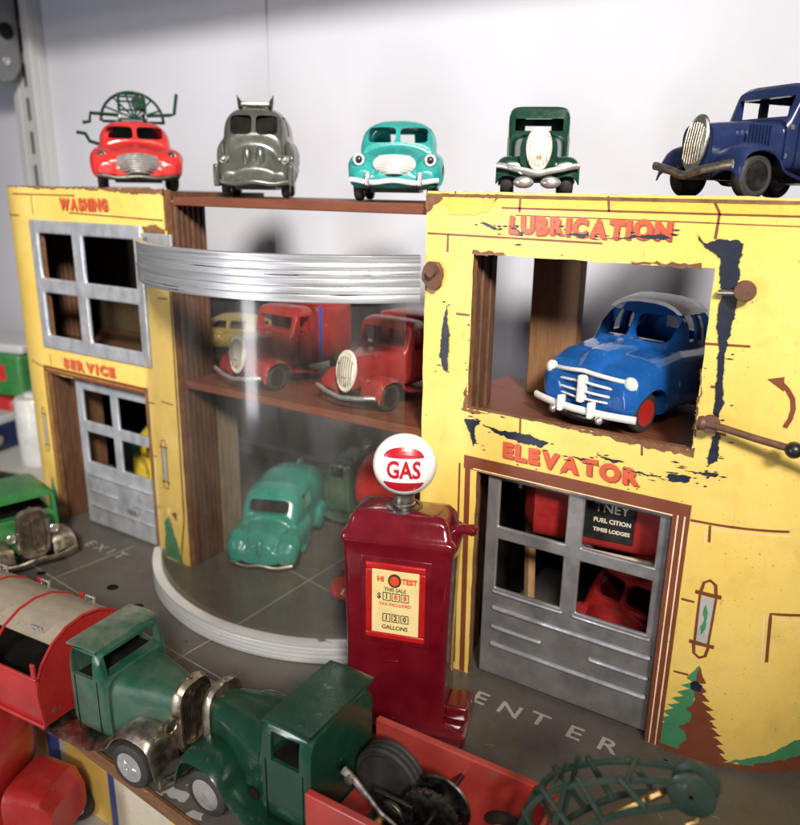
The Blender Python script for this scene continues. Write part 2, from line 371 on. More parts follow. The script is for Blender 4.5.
def wallgrid(path, u0, u1, z0, z1, holes, th=.34, step=.3, rag=.018, topfn=None):
    def axis(a, b_, cuts):
        pts = sorted(set([a, b_]+[c for c in cuts if a < c < b_])); out = []
        for p, q in zip(pts, pts[1:]):
            k = max(1, int(round((q-p)/step))); out += [p+(q-p)*i/k for i in range(k)]
        return out+[b_]
    us = axis(u0, u1, [h[0] for h in holes]+[h[1] for h in holes]); zs = axis(z0, z1, [h[2] for h in holes]+[h[3] for h in holes])
    def solid(i, j):
        if i < 0 or j < 0 or i >= len(us)-1 or j >= len(zs)-1: return False
        a, b_ = (us[i]+us[i+1])/2, (zs[j]+zs[j+1])/2
        return not any(h[0] < a < h[1] and h[2] < b_ < h[3] for h in holes)
    mb = MB(); ids = {}
    def vid(i, j, s_):
        if (i, j, s_) not in ids:
            nb = [solid(i-1, j-1), solid(i, j-1), solid(i-1, j), solid(i, j)]
            u, z = us[i], zs[j]
            if not all(nb) and j > 0:
                nv = noise.noise_vector(Vector((u*1.3, z*1.3, 3.1))); n2 = noise.noise_vector(Vector((u*4.3, z*4.3, 9.1)))
                u += rag*(nv.x*1.6+n2.x); z += rag*(nv.y*1.6+n2.y)
            p = path(u, 0 if s_ == 0 else -th); ids[(i, j, s_)] = len(mb.v); mb.v.append(Vector((p.x, p.y, z)))
        return ids[(i, j, s_)]
    def face(q, mt): mb.f.append(q); mb.m.append(mt)
    for i in range(len(us)-1):
        for j in range(len(zs)-1):
            if not solid(i, j): continue
            face([vid(i, j, 0), vid(i+1, j, 0), vid(i+1, j+1, 0), vid(i, j+1, 0)], 0)
            face([vid(i, j+1, 1), vid(i+1, j+1, 1), vid(i+1, j, 1), vid(i, j, 1)], 1)
            for (di, dj, a, b_) in ((-1, 0, (i, j), (i, j+1)), (1, 0, (i+1, j), (i+1, j+1)), (0, -1, (i, j), (i+1, j)), (0, 1, (i, j+1), (i+1, j+1))):
                if not solid(i+di, j+dj): face([vid(*a, 0), vid(*b_, 0), vid(*b_, 1), vid(*a, 1)], 1)
    return mb
def ragged(poly, step=.12, amp=.03, seed=0.0):
    out = []
    for k in range(len(poly)):
        a, b_ = Vector(poly[k]), Vector(poly[(k+1) % len(poly)]); n = max(1, int((b_-a).length/step))
        for i in range(n):
            p = a+(b_-a)*i/n; nv = noise.noise_vector(Vector((p.x*4+seed, p.y*4, 1.7))); n2 = noise.noise_vector(Vector((p.x*15+seed, p.y*15, 4.7))); out.append((p.x+nv.x*amp*1.6+n2.x*amp*1.1, p.y+nv.y*amp*1.6+n2.y*amp*1.1))
    return out
def on(path, off=.012):
    def fn(u, z): p = path(u, off); return Vector((p.x, p.y, z))
    return fn
def line(mb, path, pts, wd, mat, off=.012):
    """a printed line along the wall, subdivided so that it follows the curve"""
    fine = []
    for a, b_ in zip(pts, pts[1:]):
        n = max(1, int(math.hypot(b_[0]-a[0], b_[1]-a[1])/.2))
        fine += [(a[0]+(b_[0]-a[0])*i/n, a[1]+(b_[1]-a[1])*i/n) for i in range(n)]
    fine.append(pts[-1]); rows = []
    for i, p in enumerate(fine):
        a, b_ = fine[max(0, i-1)], fine[min(len(fine)-1, i+1)]; d = Vector((b_[0]-a[0], b_[1]-a[1])).normalized()
        w_ = wd*(1+min(.35, .016/wd)*noise.noise(Vector((p[0]*3, p[1]*3, wd*50))))/2; rows.append(((p[0]-d.y*w_, p[1]+d.x*w_), (p[0]+d.y*w_, p[1]-d.x*w_)))
    fn = on(path, off); vs = [fn(*q) for r in rows for q in r]
    mb.add(vs, [(2*i, 2*i+1, 2*i+3, 2*i+2) for i in range(len(rows)-1)], mat)

# --- right wing front wall
W1 = wallgrid(pathR, -13.7, 12.0, 0.0, 18.05, [(-11.85, -4.2, 10.68, 16.07), (-11.35, -4.45, 0.0, 8.42)])
MW = ['yellow_print', 'hardboard_edge', 'print_brown', 'chip_navy', 'print_cream', 'print_green', 'yellow_trim', 'floor_white']
q = pathR
# coping band, torn brown along the top
for a in range(0, 60):
    u = -13.7+a*.43
    if u < 8: W1.decal([(u, 17.60), (u+.43, 17.60), (u+.43, 17.93), (u, 17.93)], on(q, .008), 6)
W1.decal(ragged([(-13.72, 17.25), (-13.3, 17.62), (-13.0, 17.9), (-12.6, 17.9), (-12.4, 17.6), (-12.1, 17.75), (-11.2, 17.7), (-10.9, 17.97), (-13.72, 17.97)], .1, .05), on(q, .020), 1)
W1.decal(ragged([(-13.1, 17.85), (-12.75, 17.35), (-12.4, 17.3), (-11.4, 17.4), (-11.1, 17.85), (-12, 17.9)], .1, .04), on(q, .024), 6)
line(W1, q, [(-13.7, 17.92), (7, 17.92)], .10, 1, .026)
line(W1, q, [(-10.9, 17.57), (7, 17.57)], .055, 2); line(W1, q, [(-10.4, 17.36), (-6, 17.34), (0, 17.3), (5, 17.3)], .03, 2)
line(W1, q, [(-13.65, 16.66), (-7.5, 16.62)], .06, 2)
for a, b_ in (((-12.84, 16.64), (-12.84, 16.07)), ((-10.27, 17.9), (-10.27, 17.45)), ((-7.45, 18.0), (-7.38, 17.55)), ((-4.45, 17.9), (-4.27, 17.6)), ((-4.27, 17.6), (-4.3, 16.9)),
              ((-12.42, 14.0), (-11.9, 14.0)), ((-4.2, 13.94), (-3.0, 14.0)), ((-9.8, 10.66), (-9.78, 10.05)), ((-5.68, 10.6), (-5.64, 10.2)), ((-11.3, 16.05), (-11.9, 16.1)),
              ((-3.96, 8.43), (-1.2, 8.56)), ((-3.38, 8.4), (-3.34, 7.85)), ((-3.92, 5.71), (-3.52, 5.72)), ((-3.85, 3.06), (-3.39, 3.10)), ((-12.0, 11.3), (-11.85, 11.3)),
              ((-3.9, 11.36), (-3.3, 11.32)), ((-3.9, 12.7), (-3.6, 12.7)), ((-.9, 11.3), (-.9, 10.2)), ((1.2, 8.5), (4, 8.5)), ((1.3, 14), (4, 14)), ((-12.3, 5.6), (-11.9, 5.6))):
    line(W1, q, [a, b_], .075, 2)
line(W1, q, [(-3.9, 8.28), (-1.2, 8.41)], .03, 4); line(W1, q, [(-3.5, 8.3), (-3.48, 7.7)], .03, 4)
line(W1, q, [(1.2, 5.8), (-1.32, 5.8), (-1.2, 4.1)], .09, 2); line(W1, q, [(1.2, 5.62), (-1.12, 5.62)], .03, 4); line(W1, q, [(-1.5, 5.75), (-1.36, 4.1)], .04, 4)
# printed brown frame round the elevator door
line(W1, q, [(-11.88, 8.70), (-3.98, 8.66)], .50, 2, .014); line(W1, q, [(-4.24, 8.9), (-4.24, 0.02)], .52, 2, .016)
line(W1, q, [(-11.72, 8.93), (-11.60, 0.02)], .22, 2, .016); line(W1, q, [(-12.05, 8.6), (-11.95, .3)], .08, 2, .013)
for dx in (-4.13, -4.34): line(W1, q, [(dx, 8.5), (dx, 0.05)], .045, 4, .022)
line(W1, q, [(-11.5, 8.50), (-4.5, 8.46)], .04, 4, .022)
# printed wall lamp and fir tree
cx = -3.15
W1.decal([(cx-.20, 6.0), (cx+.20, 6.0), (cx+.17, 4.4), (cx-.17, 4.4)], on(q, .014), 7)
for s_ in (-1, 1): line(W1, q, [(cx+s_*.24, 6.05), (cx+s_*.20, 4.35)], .075, 2, .018)
line(W1, q, [(cx-.38, 6.10), (cx+.38, 6.10)], .13, 2, .02); line(W1, q, [(cx-.36, 4.33), (cx+.38, 4.33)], .13, 2, .02)
for zc, sg in ((6.16, 1), (4.27, -1)): line(W1, q, [(cx-.22, zc), (cx-.17, zc+sg*.32), (cx, zc+sg*.44), (cx+.17, zc+sg*.32), (cx+.22, zc)], .09, 2, .02)
W1.decal(ragged([(cx-.02, 5.75), (cx+.09, 5.5), (cx+.03, 5.2), (cx+.07, 4.9), (cx-.02, 4.65), (cx-.08, 4.95), (cx-.03, 5.2), (cx-.1, 5.5)], .1, .03), on(q, .022), 5)
def fir(side, mt, off):
    pts = [(cx+.05, 3.55)]; z = 3.1; wd = .10; k = 0
    while z > .35:
        pts += [(cx+side*(wd+.20), z-.16), (cx+side*(wd-.02), z-.22)]; z -= .30; wd += .115; k += 1
    pts += [(cx+side*(wd+.1), .12), (cx-side*.02, .12)]
    W1.decal(ragged(pts, .12, .035, side), on(q, off), mt)
fir(1, 2, .016); fir(-1, 5, .014); W1.decal(ragged([(cx-.02, 3.1), (cx+.3, 2.5), (cx-.15, 1.9), (cx+.1, 1.5), (cx-.3, 1.1), (cx+.05, .8), (cx-.3, .12), (cx+.3, .12)], .1, .06), on(q, .019), 2)
W1.decal(ragged([(cx-.15, 2.85), (cx+.02, 3.0), (cx+.22, 2.85), (cx+.18, 2.6), (cx-.1, 2.6)], .1, .02), on(q, .024), 3)
line(W1, q, [(-4.0, .10), (-3, .12), (-1.7, .10), (1.5, .10), (5, .10)], .2, 2, .015)
W1.decal(ragged([(-1.9, .2), (-1.4, .42), (-.7, .62), (0, 1.1), (.6, 1.35), (1.4, 1.3), (1.4, .55), (.2, .38), (-.8, .22)], .15, .07), on(q, .013), 5)
W1.decal(ragged([(-1.2, .18), (-.4, .4), (.8, .7), (1.4, .8), (1.4, .12)], .15, .07), on(q, .017), 2)
# curved printed arrow
line(W1, q, [(-1.80, 11.75), (-1.70, 12.0), (-1.66, 12.3), (-1.72, 12.6), (-1.88, 12.85), (-2.1, 13.05)], .14, 2); W1.decal([(-2.02, 13.22), (-1.98, 12.80), (-2.45, 13.12)], on(q, .016), 2)

# flaked paint showing navy
CH = [[(-4.15, 16.88), (-3.68, 16.92), (-3.55, 16.8), (-3.57, 15.93), (-3.50, 15.05), (-3.62, 13.65), (-3.50, 12.01), (-3.60, 11.75), (-3.69, 11.84), (-3.80, 13.74), (-3.96, 14.54), (-3.99, 15.56), (-4.09, 16.39), (-4.29, 16.54), (-4.45, 16.62), (-4.85, 17.02), (-4.55, 16.80)],
      [(-12.83, 11.94), (-13.01, 12.43), (-12.96, 13.30), (-12.79, 14.30), (-12.64, 13.33), (-12.67, 11.89)],
      [(-11.95, 10.30), (-11.32, 10.36), (-11.3, 10.2), (-11.45, 10.1), (-11.45, 9.5), (-11.56, 9.34), (-11.70, 9.91)],
      [(-11.2, 10.22), (-10.53, 10.12), (-9.71, 10.18), (-8.69, 10.05), (-8.96, 9.81), (-9.76, 9.84), (-10.60, 9.99)],
      [(-3.46, 11.26), (-3.42, 10.51), (-3.66, 10.30), (-3.69, 11.15), (-3.58, 11.36)], [(-4.3, 10.0), (-3.3, 10.12), (-3.4, 10.0)], [(-4.75, 9.75), (-4.45, 9.85), (-4.1, 9.8), (-4.2, 9.6), (-4.7, 9.6)],
      [(-11.7, 17.12), (-11.1, 16.98), (-10.9, 16.92), (-11.2, 16.9)], [(-10.4, 16.98), (-10.15, 16.72), (-10.1, 16.82)], [(-8.7, 16.86), (-7.9, 16.9), (-8.1, 16.76)], [(-7.2, 16.78), (-5.5, 16.86), (-5.7, 16.98), (-6.9, 16.84)],
      [(-7.1, 9.95), (-6.3, 9.86), (-6.5, 9.78)], [(-6.0, 9.66), (-4.95, 9.62), (-5.4, 9.56)], [(-7.9, 9.72), (-7.3, 9.7), (-7.6, 9.64)]]
for k, pl in enumerate(CH): W1.decal(ragged(pl, .035, .036, k*3.1), on(q, .036), 3)
rc = random.Random(5)
for k, pl in enumerate(CH):
    for j in range(9):
        a, b_ = pl[rc.randrange(len(pl))]; a += rc.gauss(0, .22); b_ += rc.gauss(0, .10); l_ = rc.uniform(.02, .16); h_ = rc.uniform(.008, .03)
        if -11.8 < a < -4.25 and (10.72 < b_ < 16.0 or b_ < 8.4): continue
        W1.decal(ragged([(a-l_, b_), (a, b_+h_), (a+l_, b_+h_*.3), (a+l_*.2, b_-h_)], .05, .012, j), on(q, .033), 3)
for j in range(60):   # rubbed spots and foxing along the edges of the openings and the coping
    e_ = rc.choice([(-11.9, None, 10.6, 16.1), (-4.15, None, 10.6, 16.1), (None, 10.6, -11.9, -4.2), (None, 16.12, -11.9, -4.2), (None, 17.9, -13.5, -3), (-13.55, None, .5, 17.8), (None, 9.0, -11.8, -4.1)])
    a = e_[0] if e_[0] is not None else rc.uniform(e_[2], e_[3]); b_ = e_[1] if e_[1] is not None else rc.uniform(e_[2], e_[3])
    a += rc.gauss(0, .05); b_ += rc.gauss(0, .05); l_ = rc.uniform(.015, .06)
    if -11.8 < a < -4.25 and 10.72 < b_ < 16.0: continue
    W1.decal(ragged([(a-l_, b_), (a, b_+l_*.6), (a+l_, b_), (a, b_-l_*.5)], .05, .03, j), on(q, .009), rc.choice((1, 1, 2)))
# bare brown board where the print is worn off round the openings
for k, pl in enumerate([[(-11.86, 16.2), (-11.3, 16.16), (-10.6, 16.1), (-10.7, 16.05), (-11.9, 16.03)], [(-6.6, 16.12), (-4.5, 16.2), (-4.6, 16.06), (-6.5, 16.06)], [(-4.2, 13.2), (-4.15, 12.8), (-4.12, 12.2), (-4.17, 11.2), (-4.21, 10.7)],
                        [(-11.93, 11.3), (-11.85, 11.6), (-11.85, 10.67), (-10.8, 10.67), (-11, 10.6), (-12.1, 10.55)], [(-10, 10.70), (-7, 10.60), (-5.5, 10.46), (-4.1, 10.48), (-4.1, 10.7)], [(-3.72, 12.9), (-3.5, 12.6), (-3.55, 12), (-3.7, 12.2)]]):
    W1.decal(ragged(pl, .1, .06, k*7), on(q, .010), 1)
gpart(W1, 'right_wing_wall', MW, angle=30)
def wtext(body, u, z, size, path, sp=1.0, skew=0.0, bold=.035):
    def f(off, dx, dz):
        def fn(x, y): p = path(u+x, off); return Vector((p.x+20+dx, p.y-23, z+y+skew*x+dz))
        return fn
    # solid letters, darker outline behind
    text(body, size, f(.016, .03, -.03), 'lettering_outline', 'lettering_shade', GAR, bold+.02, sp)
    text(body, size, f(.030, 0, 0), 'lettering', 'lettering_red', GAR, bold, sp)
def wavy(body, u, z, size, path, width, amp):
    """hand-set look: each letter placed by itself, a little up or down"""
    n = len(body); parts = MB(); shade = MB(); rnd = random.Random(len(body)); gl_ = []
    for ch in body:
        cu = bpy.data.curves.new('t', 'FONT'); cu.body = ch; cu.size = size*(1+rnd.uniform(-.05, .05)); cu.offset = .048; cu.align_y = 'CENTER'; cu.resolution_u = 3
        me = evalmods(cu, []); xs_ = [v.co.x for v in me.vertices]; gl_.append((me, min(xs_), max(xs_)))
    tot = sum((b_-a) for _, a, b_ in gl_); sx = min(1.25, width*.90/tot); gap = (width-tot*sx)/(n-1); x0 = u-width/2
    for me, lo, hi in gl_:
        dz = rnd.uniform(-amp, amp); ro = rnd.uniform(-.06, .06)
        for mb, off, dx in ((shade, .014, .045), (parts, .030, 0)):
            vs = []
            for v in me.vertices:
                x, y = (v.co.x-lo)*sx, v.co.y; a, b_ = x*math.cos(ro)-y*math.sin(ro), x*math.sin(ro)+y*math.cos(ro)
                p = path(x0+a+dx, off); vs.append(Vector((p.x, p.y, z+dz+b_-dx)))
            mb.add(vs, [tuple(pp.vertices) for pp in me.polygons])
        x0 += (hi-lo)*sx+gap
    lt = gpart(parts, 'lettering', ['lettering_red'], smooth=False); gpart(shade, 'lettering_shadow', ['lettering_shade'], smooth=False)
wavy('LUBRICATION', -8.05, 17.04, .70, pathR, 5.1, .015); wavy('ELEVATOR', -8.0, 9.42, .74, pathR, 4.75, .04)

# --- left wing front wall
W2 = wallgrid(pathL, -52, -26.8, 0.0, 17.9, [(-36.3, -28.9, 10.3, 15.9), (-37.0, -29.15, 0.0, 8.45)])
q = pathL
for a, b_ in (((-38.3, 17.55), (-33, 17.55)), ((-36.5, 17.5), (-36.5, 16.6)), ((-33.6, 16.75), (-27, 16.62)), ((-39.5, 16.5), (-37.8, 16.5)), ((-38.5, 8.9), (-37.1, 8.7)), ((-36.5, 9.5), (-36.45, 8.9)),
              ((-29.15, 8.1), (-28.5, 8.1)), ((-29.1, 5.4), (-28.6, 5.4)), ((-29.1, 2.7), (-28.6, 2.7)), ((-27.7, 13.2), (-27.1, 13.2)), ((-28.0, 8.3), (-27.2, 8.25))):
    line(W2, q, [a, b_], .06, 2)
line(W2, q, [(-37.1, 8.75), (-29.0, 8.70)], .16, 2, .014); line(W2, q, [(-37.1, 8.56), (-29.0, 8.52)], .16, 2, .014); line(W2, q, [(-37.12, 8.8), (-37.1, 0.02)], .16, 2, .016)
line(W2, q, [(-29.02, 8.8), (-29.05, .02)], .24, 1, .016)
for x0 in (-28.1, -37.75):
    for s_ in (-1, 1): line(W2, q, [(x0+s_*.18, 6.0), (x0+s_*.16, 4.2)], .05, 2, .018)
    W2.decal([(x0-.15, 6.0), (x0+.15, 6.0), (x0+.14, 4.2), (x0-.14, 4.2)], on(q, .014), 7)
    for zc, sg in ((6.0, 1), (4.2, -1)): line(W2, q, [(x0-.28, zc), (x0+.28, zc)], .07, 2, .02); line(W2, q, [(x0-.2, zc), (x0-.1, zc+sg*.35), (x0+.1, zc+sg*.35), (x0+.2, zc)], .06, 2, .02)
W2.decal(ragged([(-28.6, .05), (-28.4, 1.9), (-28.1, 2.4), (-27.8, 1.6), (-27.3, .05)], .12, .06), on(q, .014), 5)
W2.decal(ragged([(-38.1, .05), (-37.9, 1.9), (-37.7, 2.4), (-37.4, 1.6), (-37.2, .05)], .12, .06), on(q, .014), 5)
W2.decal(ragged([(-27.9, 2.6), (-27.5, 2.7), (-27.6, 2.2)], .12, .06), on(q, .018), 2)
W2.decal(ragged([(-39.2, 17.93), (-35, 17.84), (-33, 17.86), (-30.6, 17.80), (-29, 17.68), (-27.1, 17.74), (-26.78, 17.6), (-26.78, 17.93)], .1, .06), on(q, .02), 1)
W2.decal(ragged([(-28.4, 16.3), (-27.5, 16.45), (-26.9, 16.2), (-26.9, 16.05), (-28.2, 15.9)], .1, .06), on(q, .02), 1)
line(W2, q, [(-26.83, 17.9), (-26.83, 16.2)], .12, 1, .02); line(W2, q, [(-26.85, 14.0), (-27.0, 2.5), (-27.4, .3)], .10, 1, .02)
gpart(W2, 'left_wing_wall', MW, angle=30)
wavy('WASHING', -32.45, 17.14, .72, pathL, 3.6, .01); wavy('SERVICE', -33.3, 9.18, .66, pathL, 4.1, .01)

# --- panel with openings (doors, window frame), raised edges and ribs
def panel(u0, u1, z0, z1, holes, y, th, mat, ribs=(), name='door', parent=None, bev=.06, bow=0.0):
    path = lambda u, d=0.0: Vector((u, y-d-bow*math.sin(math.pi*(u-u0)/(u1-u0)), 0))
    mb = wallgrid(path, u0, u1, z0, z1, holes, th, .5, 0)
    for i in range(len(mb.m)): mb.m[i] = 0
    o = gpart(mb, name, mat, parent, bevel=bev)
    for (a, b_, z, r) in ribs:
        rb = MB().tube([(a, y-bow-.02, z), (a+.08, y-bow-.06, z), ((a+b_)/2, y-bow-.07, z), (b_-.08, y-bow-.06, z), (b_, y-bow-.02, z)], r, 8)
        gpart(rb, 'rib', mat if mat != 'silver_door' else 'silver_paint', o_part(parent or GAR))
    return o
def o_part(p): return p
def hole4(xa, xb, xc, xd, za, zb, zc, zd): return [(xa, xb, za, zb), (xc, xd, za, zb), (xa, xb, zc, zd), (xc, xd, zc, zd)]
panel(-11.05, -4.55, .12, 8.46, hole4(-10.55, -8.02, -7.42, -4.95, 3.85, 5.85, 6.35, 8.15), 23.42, .16, 'silver_door',
      [(-10.55, -4.72, 3.04, .085), (-10.55, -8.6, 2.24, .075), (-6.75, -4.72, 2.24, .075), (-10.55, -4.72, 1.50, .085), (-10.6, -7.9, 3.72, .05), (-7.5, -4.8, 3.72, .05)], 'elevator_door')
panel(-35.3, -29.2, .12, 8.2, hole4(-34.75, -32.5, -31.95, -29.65, 3.75, 5.45, 6.05, 7.75), 23.55, .16, 'silver_paint',
      [(-34.9, -29.4, 3.05, .08), (-34.9, -32.6, 2.1, .07), (-31.2, -29.5, 2.05, .07), (-34.9, -29.4, 1.25, .08)], 'service_door')
gpart(MB().box(-31.6, -30.8, 23.28, 23.40, 1.62, 1.86), 'door_handle', 'chrome', bevel=.05)
panel(-36.85, -28.42, 9.82, 16.35, hole4(-36.2, -33.5, -32.7, -29.0, 10.55, 12.75, 13.5, 15.7), 22.98, .20, 'silver_paint', (), 'window_frame', bev=.10)

# --- showroom: bands, clear sheet, ring on the floor
CXs, CYs, RS = -21.2, 28.8, 9.4
def arc(rad, y_end, n=64):
    a = math.acos(min(1, (CYs-y_end)/rad)); return [-a+2*a*i/n for i in range(n+1)]
def bandmesh(prof, y_end, n=72):
    rows = []; top = prof[0][1] > 5; cx, cy, rs = (-20.95, 28.4, 9.0) if top else (CXs, CYs, RS); am = math.acos((cy-y_end)/rs)
    for a in [(-.97 + 1.97*i/n)*am for i in range(n+1)]: rows.append([Vector((cx+(rs+d)*math.sin(a), cy-(rs+d)*math.cos(a), z)) for d, z in prof])
    return MB().loft(rows, True)
def grooves(z0, z1, k, d0, th):
    out = []
    for i in range(k):
        a, b_ = z0+(z1-z0)*i/k, z0+(z1-z0)*(i+1)/k; out += [(d0-.010, a+.01), (d0, a+.03), (d0+.002, (a+b_)/2), (d0, b_-.02)]
    return [(d0-th, z0)]+out+[(d0-.05, z1), (d0-th, z1)]
BANDC = lambda z0, z1, k, d, th, ye: bandmesh(grooves(z0, z1, k, d, th), ye)
gpart(BANDC(14.28, 15.92, 6, .12, .26, 22.9), 'showroom_band', 'silver_band', angle=25)
gpart(BANDC(.02, .90, 5, .30, .42, 22.75), 'showroom_ring', 'silver_ring', angle=25)
rows = [[Vector((CXs+9.33*math.sin(a), CYs-9.33*math.cos(a), z)) for z in (.05, 4, 8, 12, 15.0)] for a in [-.70+.0194*i for i in range(81)]]
g_ = MB(); g_.add([p for r in rows for p in r], [(i*5+j, (i+1)*5+j, (i+1)*5+j+1, i*5+j+1) for i in range(80) for j in range(4)])
gpart(g_, 'showroom_glass', 'celluloid')
gpart(MB().box(-28.3, -26.4, 22.90, 23.04, 14.5, 16.05), 'band_bracket', 'silver_paint', bevel=.03)
# --- boards and partitions
def gbox(name, mat, *a, **k): return gpart(MB().box(*a), name, mat, **k)
gbox('roof_shelf', 'red_board', -26.7, -13.72, 23.45, 29.4, 17.25, 17.62, bevel=.04)
def deck(name, mat, side, z0, z1):
    c = -3.5 if side > 0 else -37.1; far = -13.3 if side > 0 else -26.85; rr = 4.82
    pts = [(far, 29.4), (far, 23.48)]+[(c+side*rr*math.sin(R(a)), 28.3-rr*math.cos(R(a))) for a in range(0, 91, 10)]+[(c+side*rr, 29.4)]
    gpart(MB().prism(pts, lambda a, b_, d: Vector((a, b_, d)), z0, z1), name, mat)
deck('roof_deck', 'hardboard', 1, 17.6, 17.95); deck('roof_deck', 'hardboard', -1, 17.45, 17.80)
gbox('middle_shelf', 'red_board', -26.6, -13.5, 23.35, 29.6, 9.12, 9.48, bevel=.04)
deck('upper_floor', 'red_board', 1, 10.1, 10.42); deck('upper_floor', 'hardboard', -1, 9.4, 9.7)
P_ = MB().box(-27.3, -26.7, 23.48, 25.3, 0.02, 17.4)
for k in range(6): P_.box(-26.72, -26.62, 23.5+k*.3, 23.68+k*.3, .03, 17.3)
gpart(P_, 'partition', 'hardboard', bevel=.03)
gbox('partition', 'grey_board', -27.1, -26.72, 25.34, 26.7, .02, 9.35)
P_ = MB()
for k, (y0, y1) in enumerate(((23.5, 23.95), (24.05, 24.5), (24.62, 25.05))): P_.box(-12.5+.1*k, -11.95+.04*k, y0, y1, .02, 17.45)
P_.box(-13.5, -12.4, 23.5, 25.0, .02, 17.45)
gpart(P_, 'partition', 'hardboard', bevel=.05)
gbox('rear_post', 'post_wood', -11.45, -9.55, 27.3, 27.9, 10.42, 17.5, bevel=.05)
gbox('rear_panel', 'olive_board', -41.8, -33.5, 28.9, 29.2, 9.75, 17.4)
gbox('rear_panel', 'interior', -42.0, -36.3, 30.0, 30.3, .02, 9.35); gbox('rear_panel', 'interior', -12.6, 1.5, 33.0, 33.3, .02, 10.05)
P_ = MB()
for k in range(9): P_.box(-40.9+k*.42, -40.62+k*.42, 25.9, 26.4, 9.75, 17.4)
gpart(P_, 'slatted_screen', 'hardboard', bevel=.06)
gbox('door_jamb', 'hardboard', -37.0, -36.75, 23.48, 25.5, .02, 8.45); gbox('door_jamb', 'hardboard', -36.72, -36.0, 24.3, 25.6, .02, 8.45)
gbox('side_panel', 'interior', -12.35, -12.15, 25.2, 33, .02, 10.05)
# base board with printed forecourt
B_ = MB(); edge = lambda x: 12.12 if x > -14 else 12.12+(-14-x)*.068
B_.prism([(-41.5, edge(-41.5)), (-14, 12.12), (14, 11.4), (14, 36.9), (-41.5, 36.9)], lambda a, b_, d: Vector((a, b_, d)), -.41, 0)
for i in range(len(B_.m)): B_.m[i] = 0
def fl(pts, wd, z=.006, mt=1):
    for a, b_ in zip(pts, pts[1:]):
        d = Vector((b_[0]-a[0], b_[1]-a[1])).normalized()*wd/2; B_.add([(a[0]-d.y, a[1]+d.x, z), (a[0]+d.y, a[1]-d.x, z), (b_[0]+d.y, b_[1]-d.x, z), (b_[0]-d.y, b_[1]+d.x, z)], [(0, 1, 2, 3)], mt)
for pts in ([(-31.4, 17), (-30.9, 23.0)], [(-21.55, 15), (-21.3, 19.2)], [(-38, 19.3), (-21.5, 17.7), (-12, 17.0)], [(-26.5, 26.3), (-15, 24.2)], [(-21.2, 20), (-20.9, 36)], [(-16, 13), (-15.8, 19)], [(-10, 15), (-9.8, 20)]): fl(pts, .045)
for (x, y, r_) in ((-28.25, 19.65, .30), (-25.9, 19.2, .27), (-32.2, 18.6, .25)):
    B_.add([(x+r_*math.cos(a*.5), y+r_*.85*math.sin(a*.5), .008) for a in range(12)]+[(x, y, .008)], [(i, (i+1) % 12, 12) for i in range(12)], 2)
for (x, y, a, b_) in ((-16.0, 12.6, .5, .22), (-14.9, 12.35, .3, .15), (-16.6, 12.25, .35, .12), (-13.4, 12.4, .5, .2)):
    B_.decal(ragged([(x-a, y-b_), (x+a, y-b_*.4), (x+a*.7, y+b_), (x-a*.6, y+b_*.7)], .1, .05), lambda p, r_: Vector((p, r_, .010)), 1)
rf = random.Random(3)
for k in range(90):   # scuffs and dust flecks
    x, y = rf.uniform(-38, 0), rf.uniform(12.6, 27); l_ = rf.uniform(.03, .22); a_ = rf.uniform(0, 3.1); dx, dy = math.cos(a_)*l_, math.sin(a_)*l_
    if k % 3: fl([(x-dx, y-dy), (x+dx*.2, y+dy*.2+.03), (x+dx, y+dy)], .016, .005)
    else: B_.decal(ragged([(x-l_*.4, y), (x, y+l_*.2), (x+l_*.4, y), (x, y-l_*.25)], .05, .03, k), lambda p, r_: Vector((p, r_, .005)), 1+(k % 2))
gpart(B_, 'base_board', ['grey_floor', 'floor_white', 'interior'])
gpart(MB().prism([(-41.5, edge(-41.5)-.16), (-14, 11.96), (14, 11.24), (14, 11.39), (-14, 12.11), (-41.5, edge(-41.5)-.01)], lambda a, b_, d: Vector((a, b_, d)), -.46, .06), 'edge_trim', 'edge_strip', bevel=.03)
for ch, x, y, ro in (('E', -10.25, 22.0, 0), ('N', -9.05, 21.98, 0), ('T', -7.95, 22.10, 0), ('E', -6.65, 22.13, 0), ('R', -5.48, 22.15, 0)):
    text(ch, .95, lambda a, b_, x=x, y=y: Vector((a*1.25+x+20, b_+y-23, .008)), 'floor_letter', 'floor_white', GAR, .012)
for ch, x in (('E', -33.0), ('X', -32.15), ('I', -31.35), ('T', -30.6)):
    text(ch, 1.0, lambda a, b_, x=x: Vector((a*.95+x+20, b_*.85+21.9-23, .008)), 'floor_letter', 'floor_white', GAR, -.004)
# knobs, rusty hinge plate, crank
gpart(MB().lathe([(.02, 0), (.26, .02), (.30, .16), (.22, .30), (.02, .34)], (-3.3, 22.65, 15.56), 'y', 24), 'knob', 'rust')
gpart(MB().tube([(-4.0, 22.95, 15.45), (-3.3, 22.85, 15.5)], .09, 10), 'pin', 'steel')
pl = [(-13.62+.42*math.cos(a*.5)*(1+.12*math.sin(a*2)), 15.25+.50*math.sin(a*.5)*(1+.1*math.cos(a*3))) for a in range(12)]
gpart(MB().prism(ragged(pl, .15, .04), lambda a, b_, d: Vector((a+.3, d, b_)), 22.86, 23.05), 'hinge_plate', 'rust', bevel=.03)
gpart(MB().lathe([(.17, 0), (.15, .2), (.02, .26)], (-13.25, 22.62, 15.4), 'y', 16), 'pin', 'rust')
CK = MB().tube([(-4.0, 22.7, 11.68), (-3.4, 22.65, 11.65), (-2.4, 22.6, 11.5), (-1.2, 22.55, 11.36), (2.5, 22.4, 11.1)], .11, 12)
CK.lathe([(.02, 0), (.27, .03), (.27, .25), (.02, .3)], (-3.72, 22.62, 11.66), 'y', 20)
CK.lathe([(.18, 0), (.22, .12), (.16, .24)], (-4.05, 22.7, 11.68), 'x', 14)
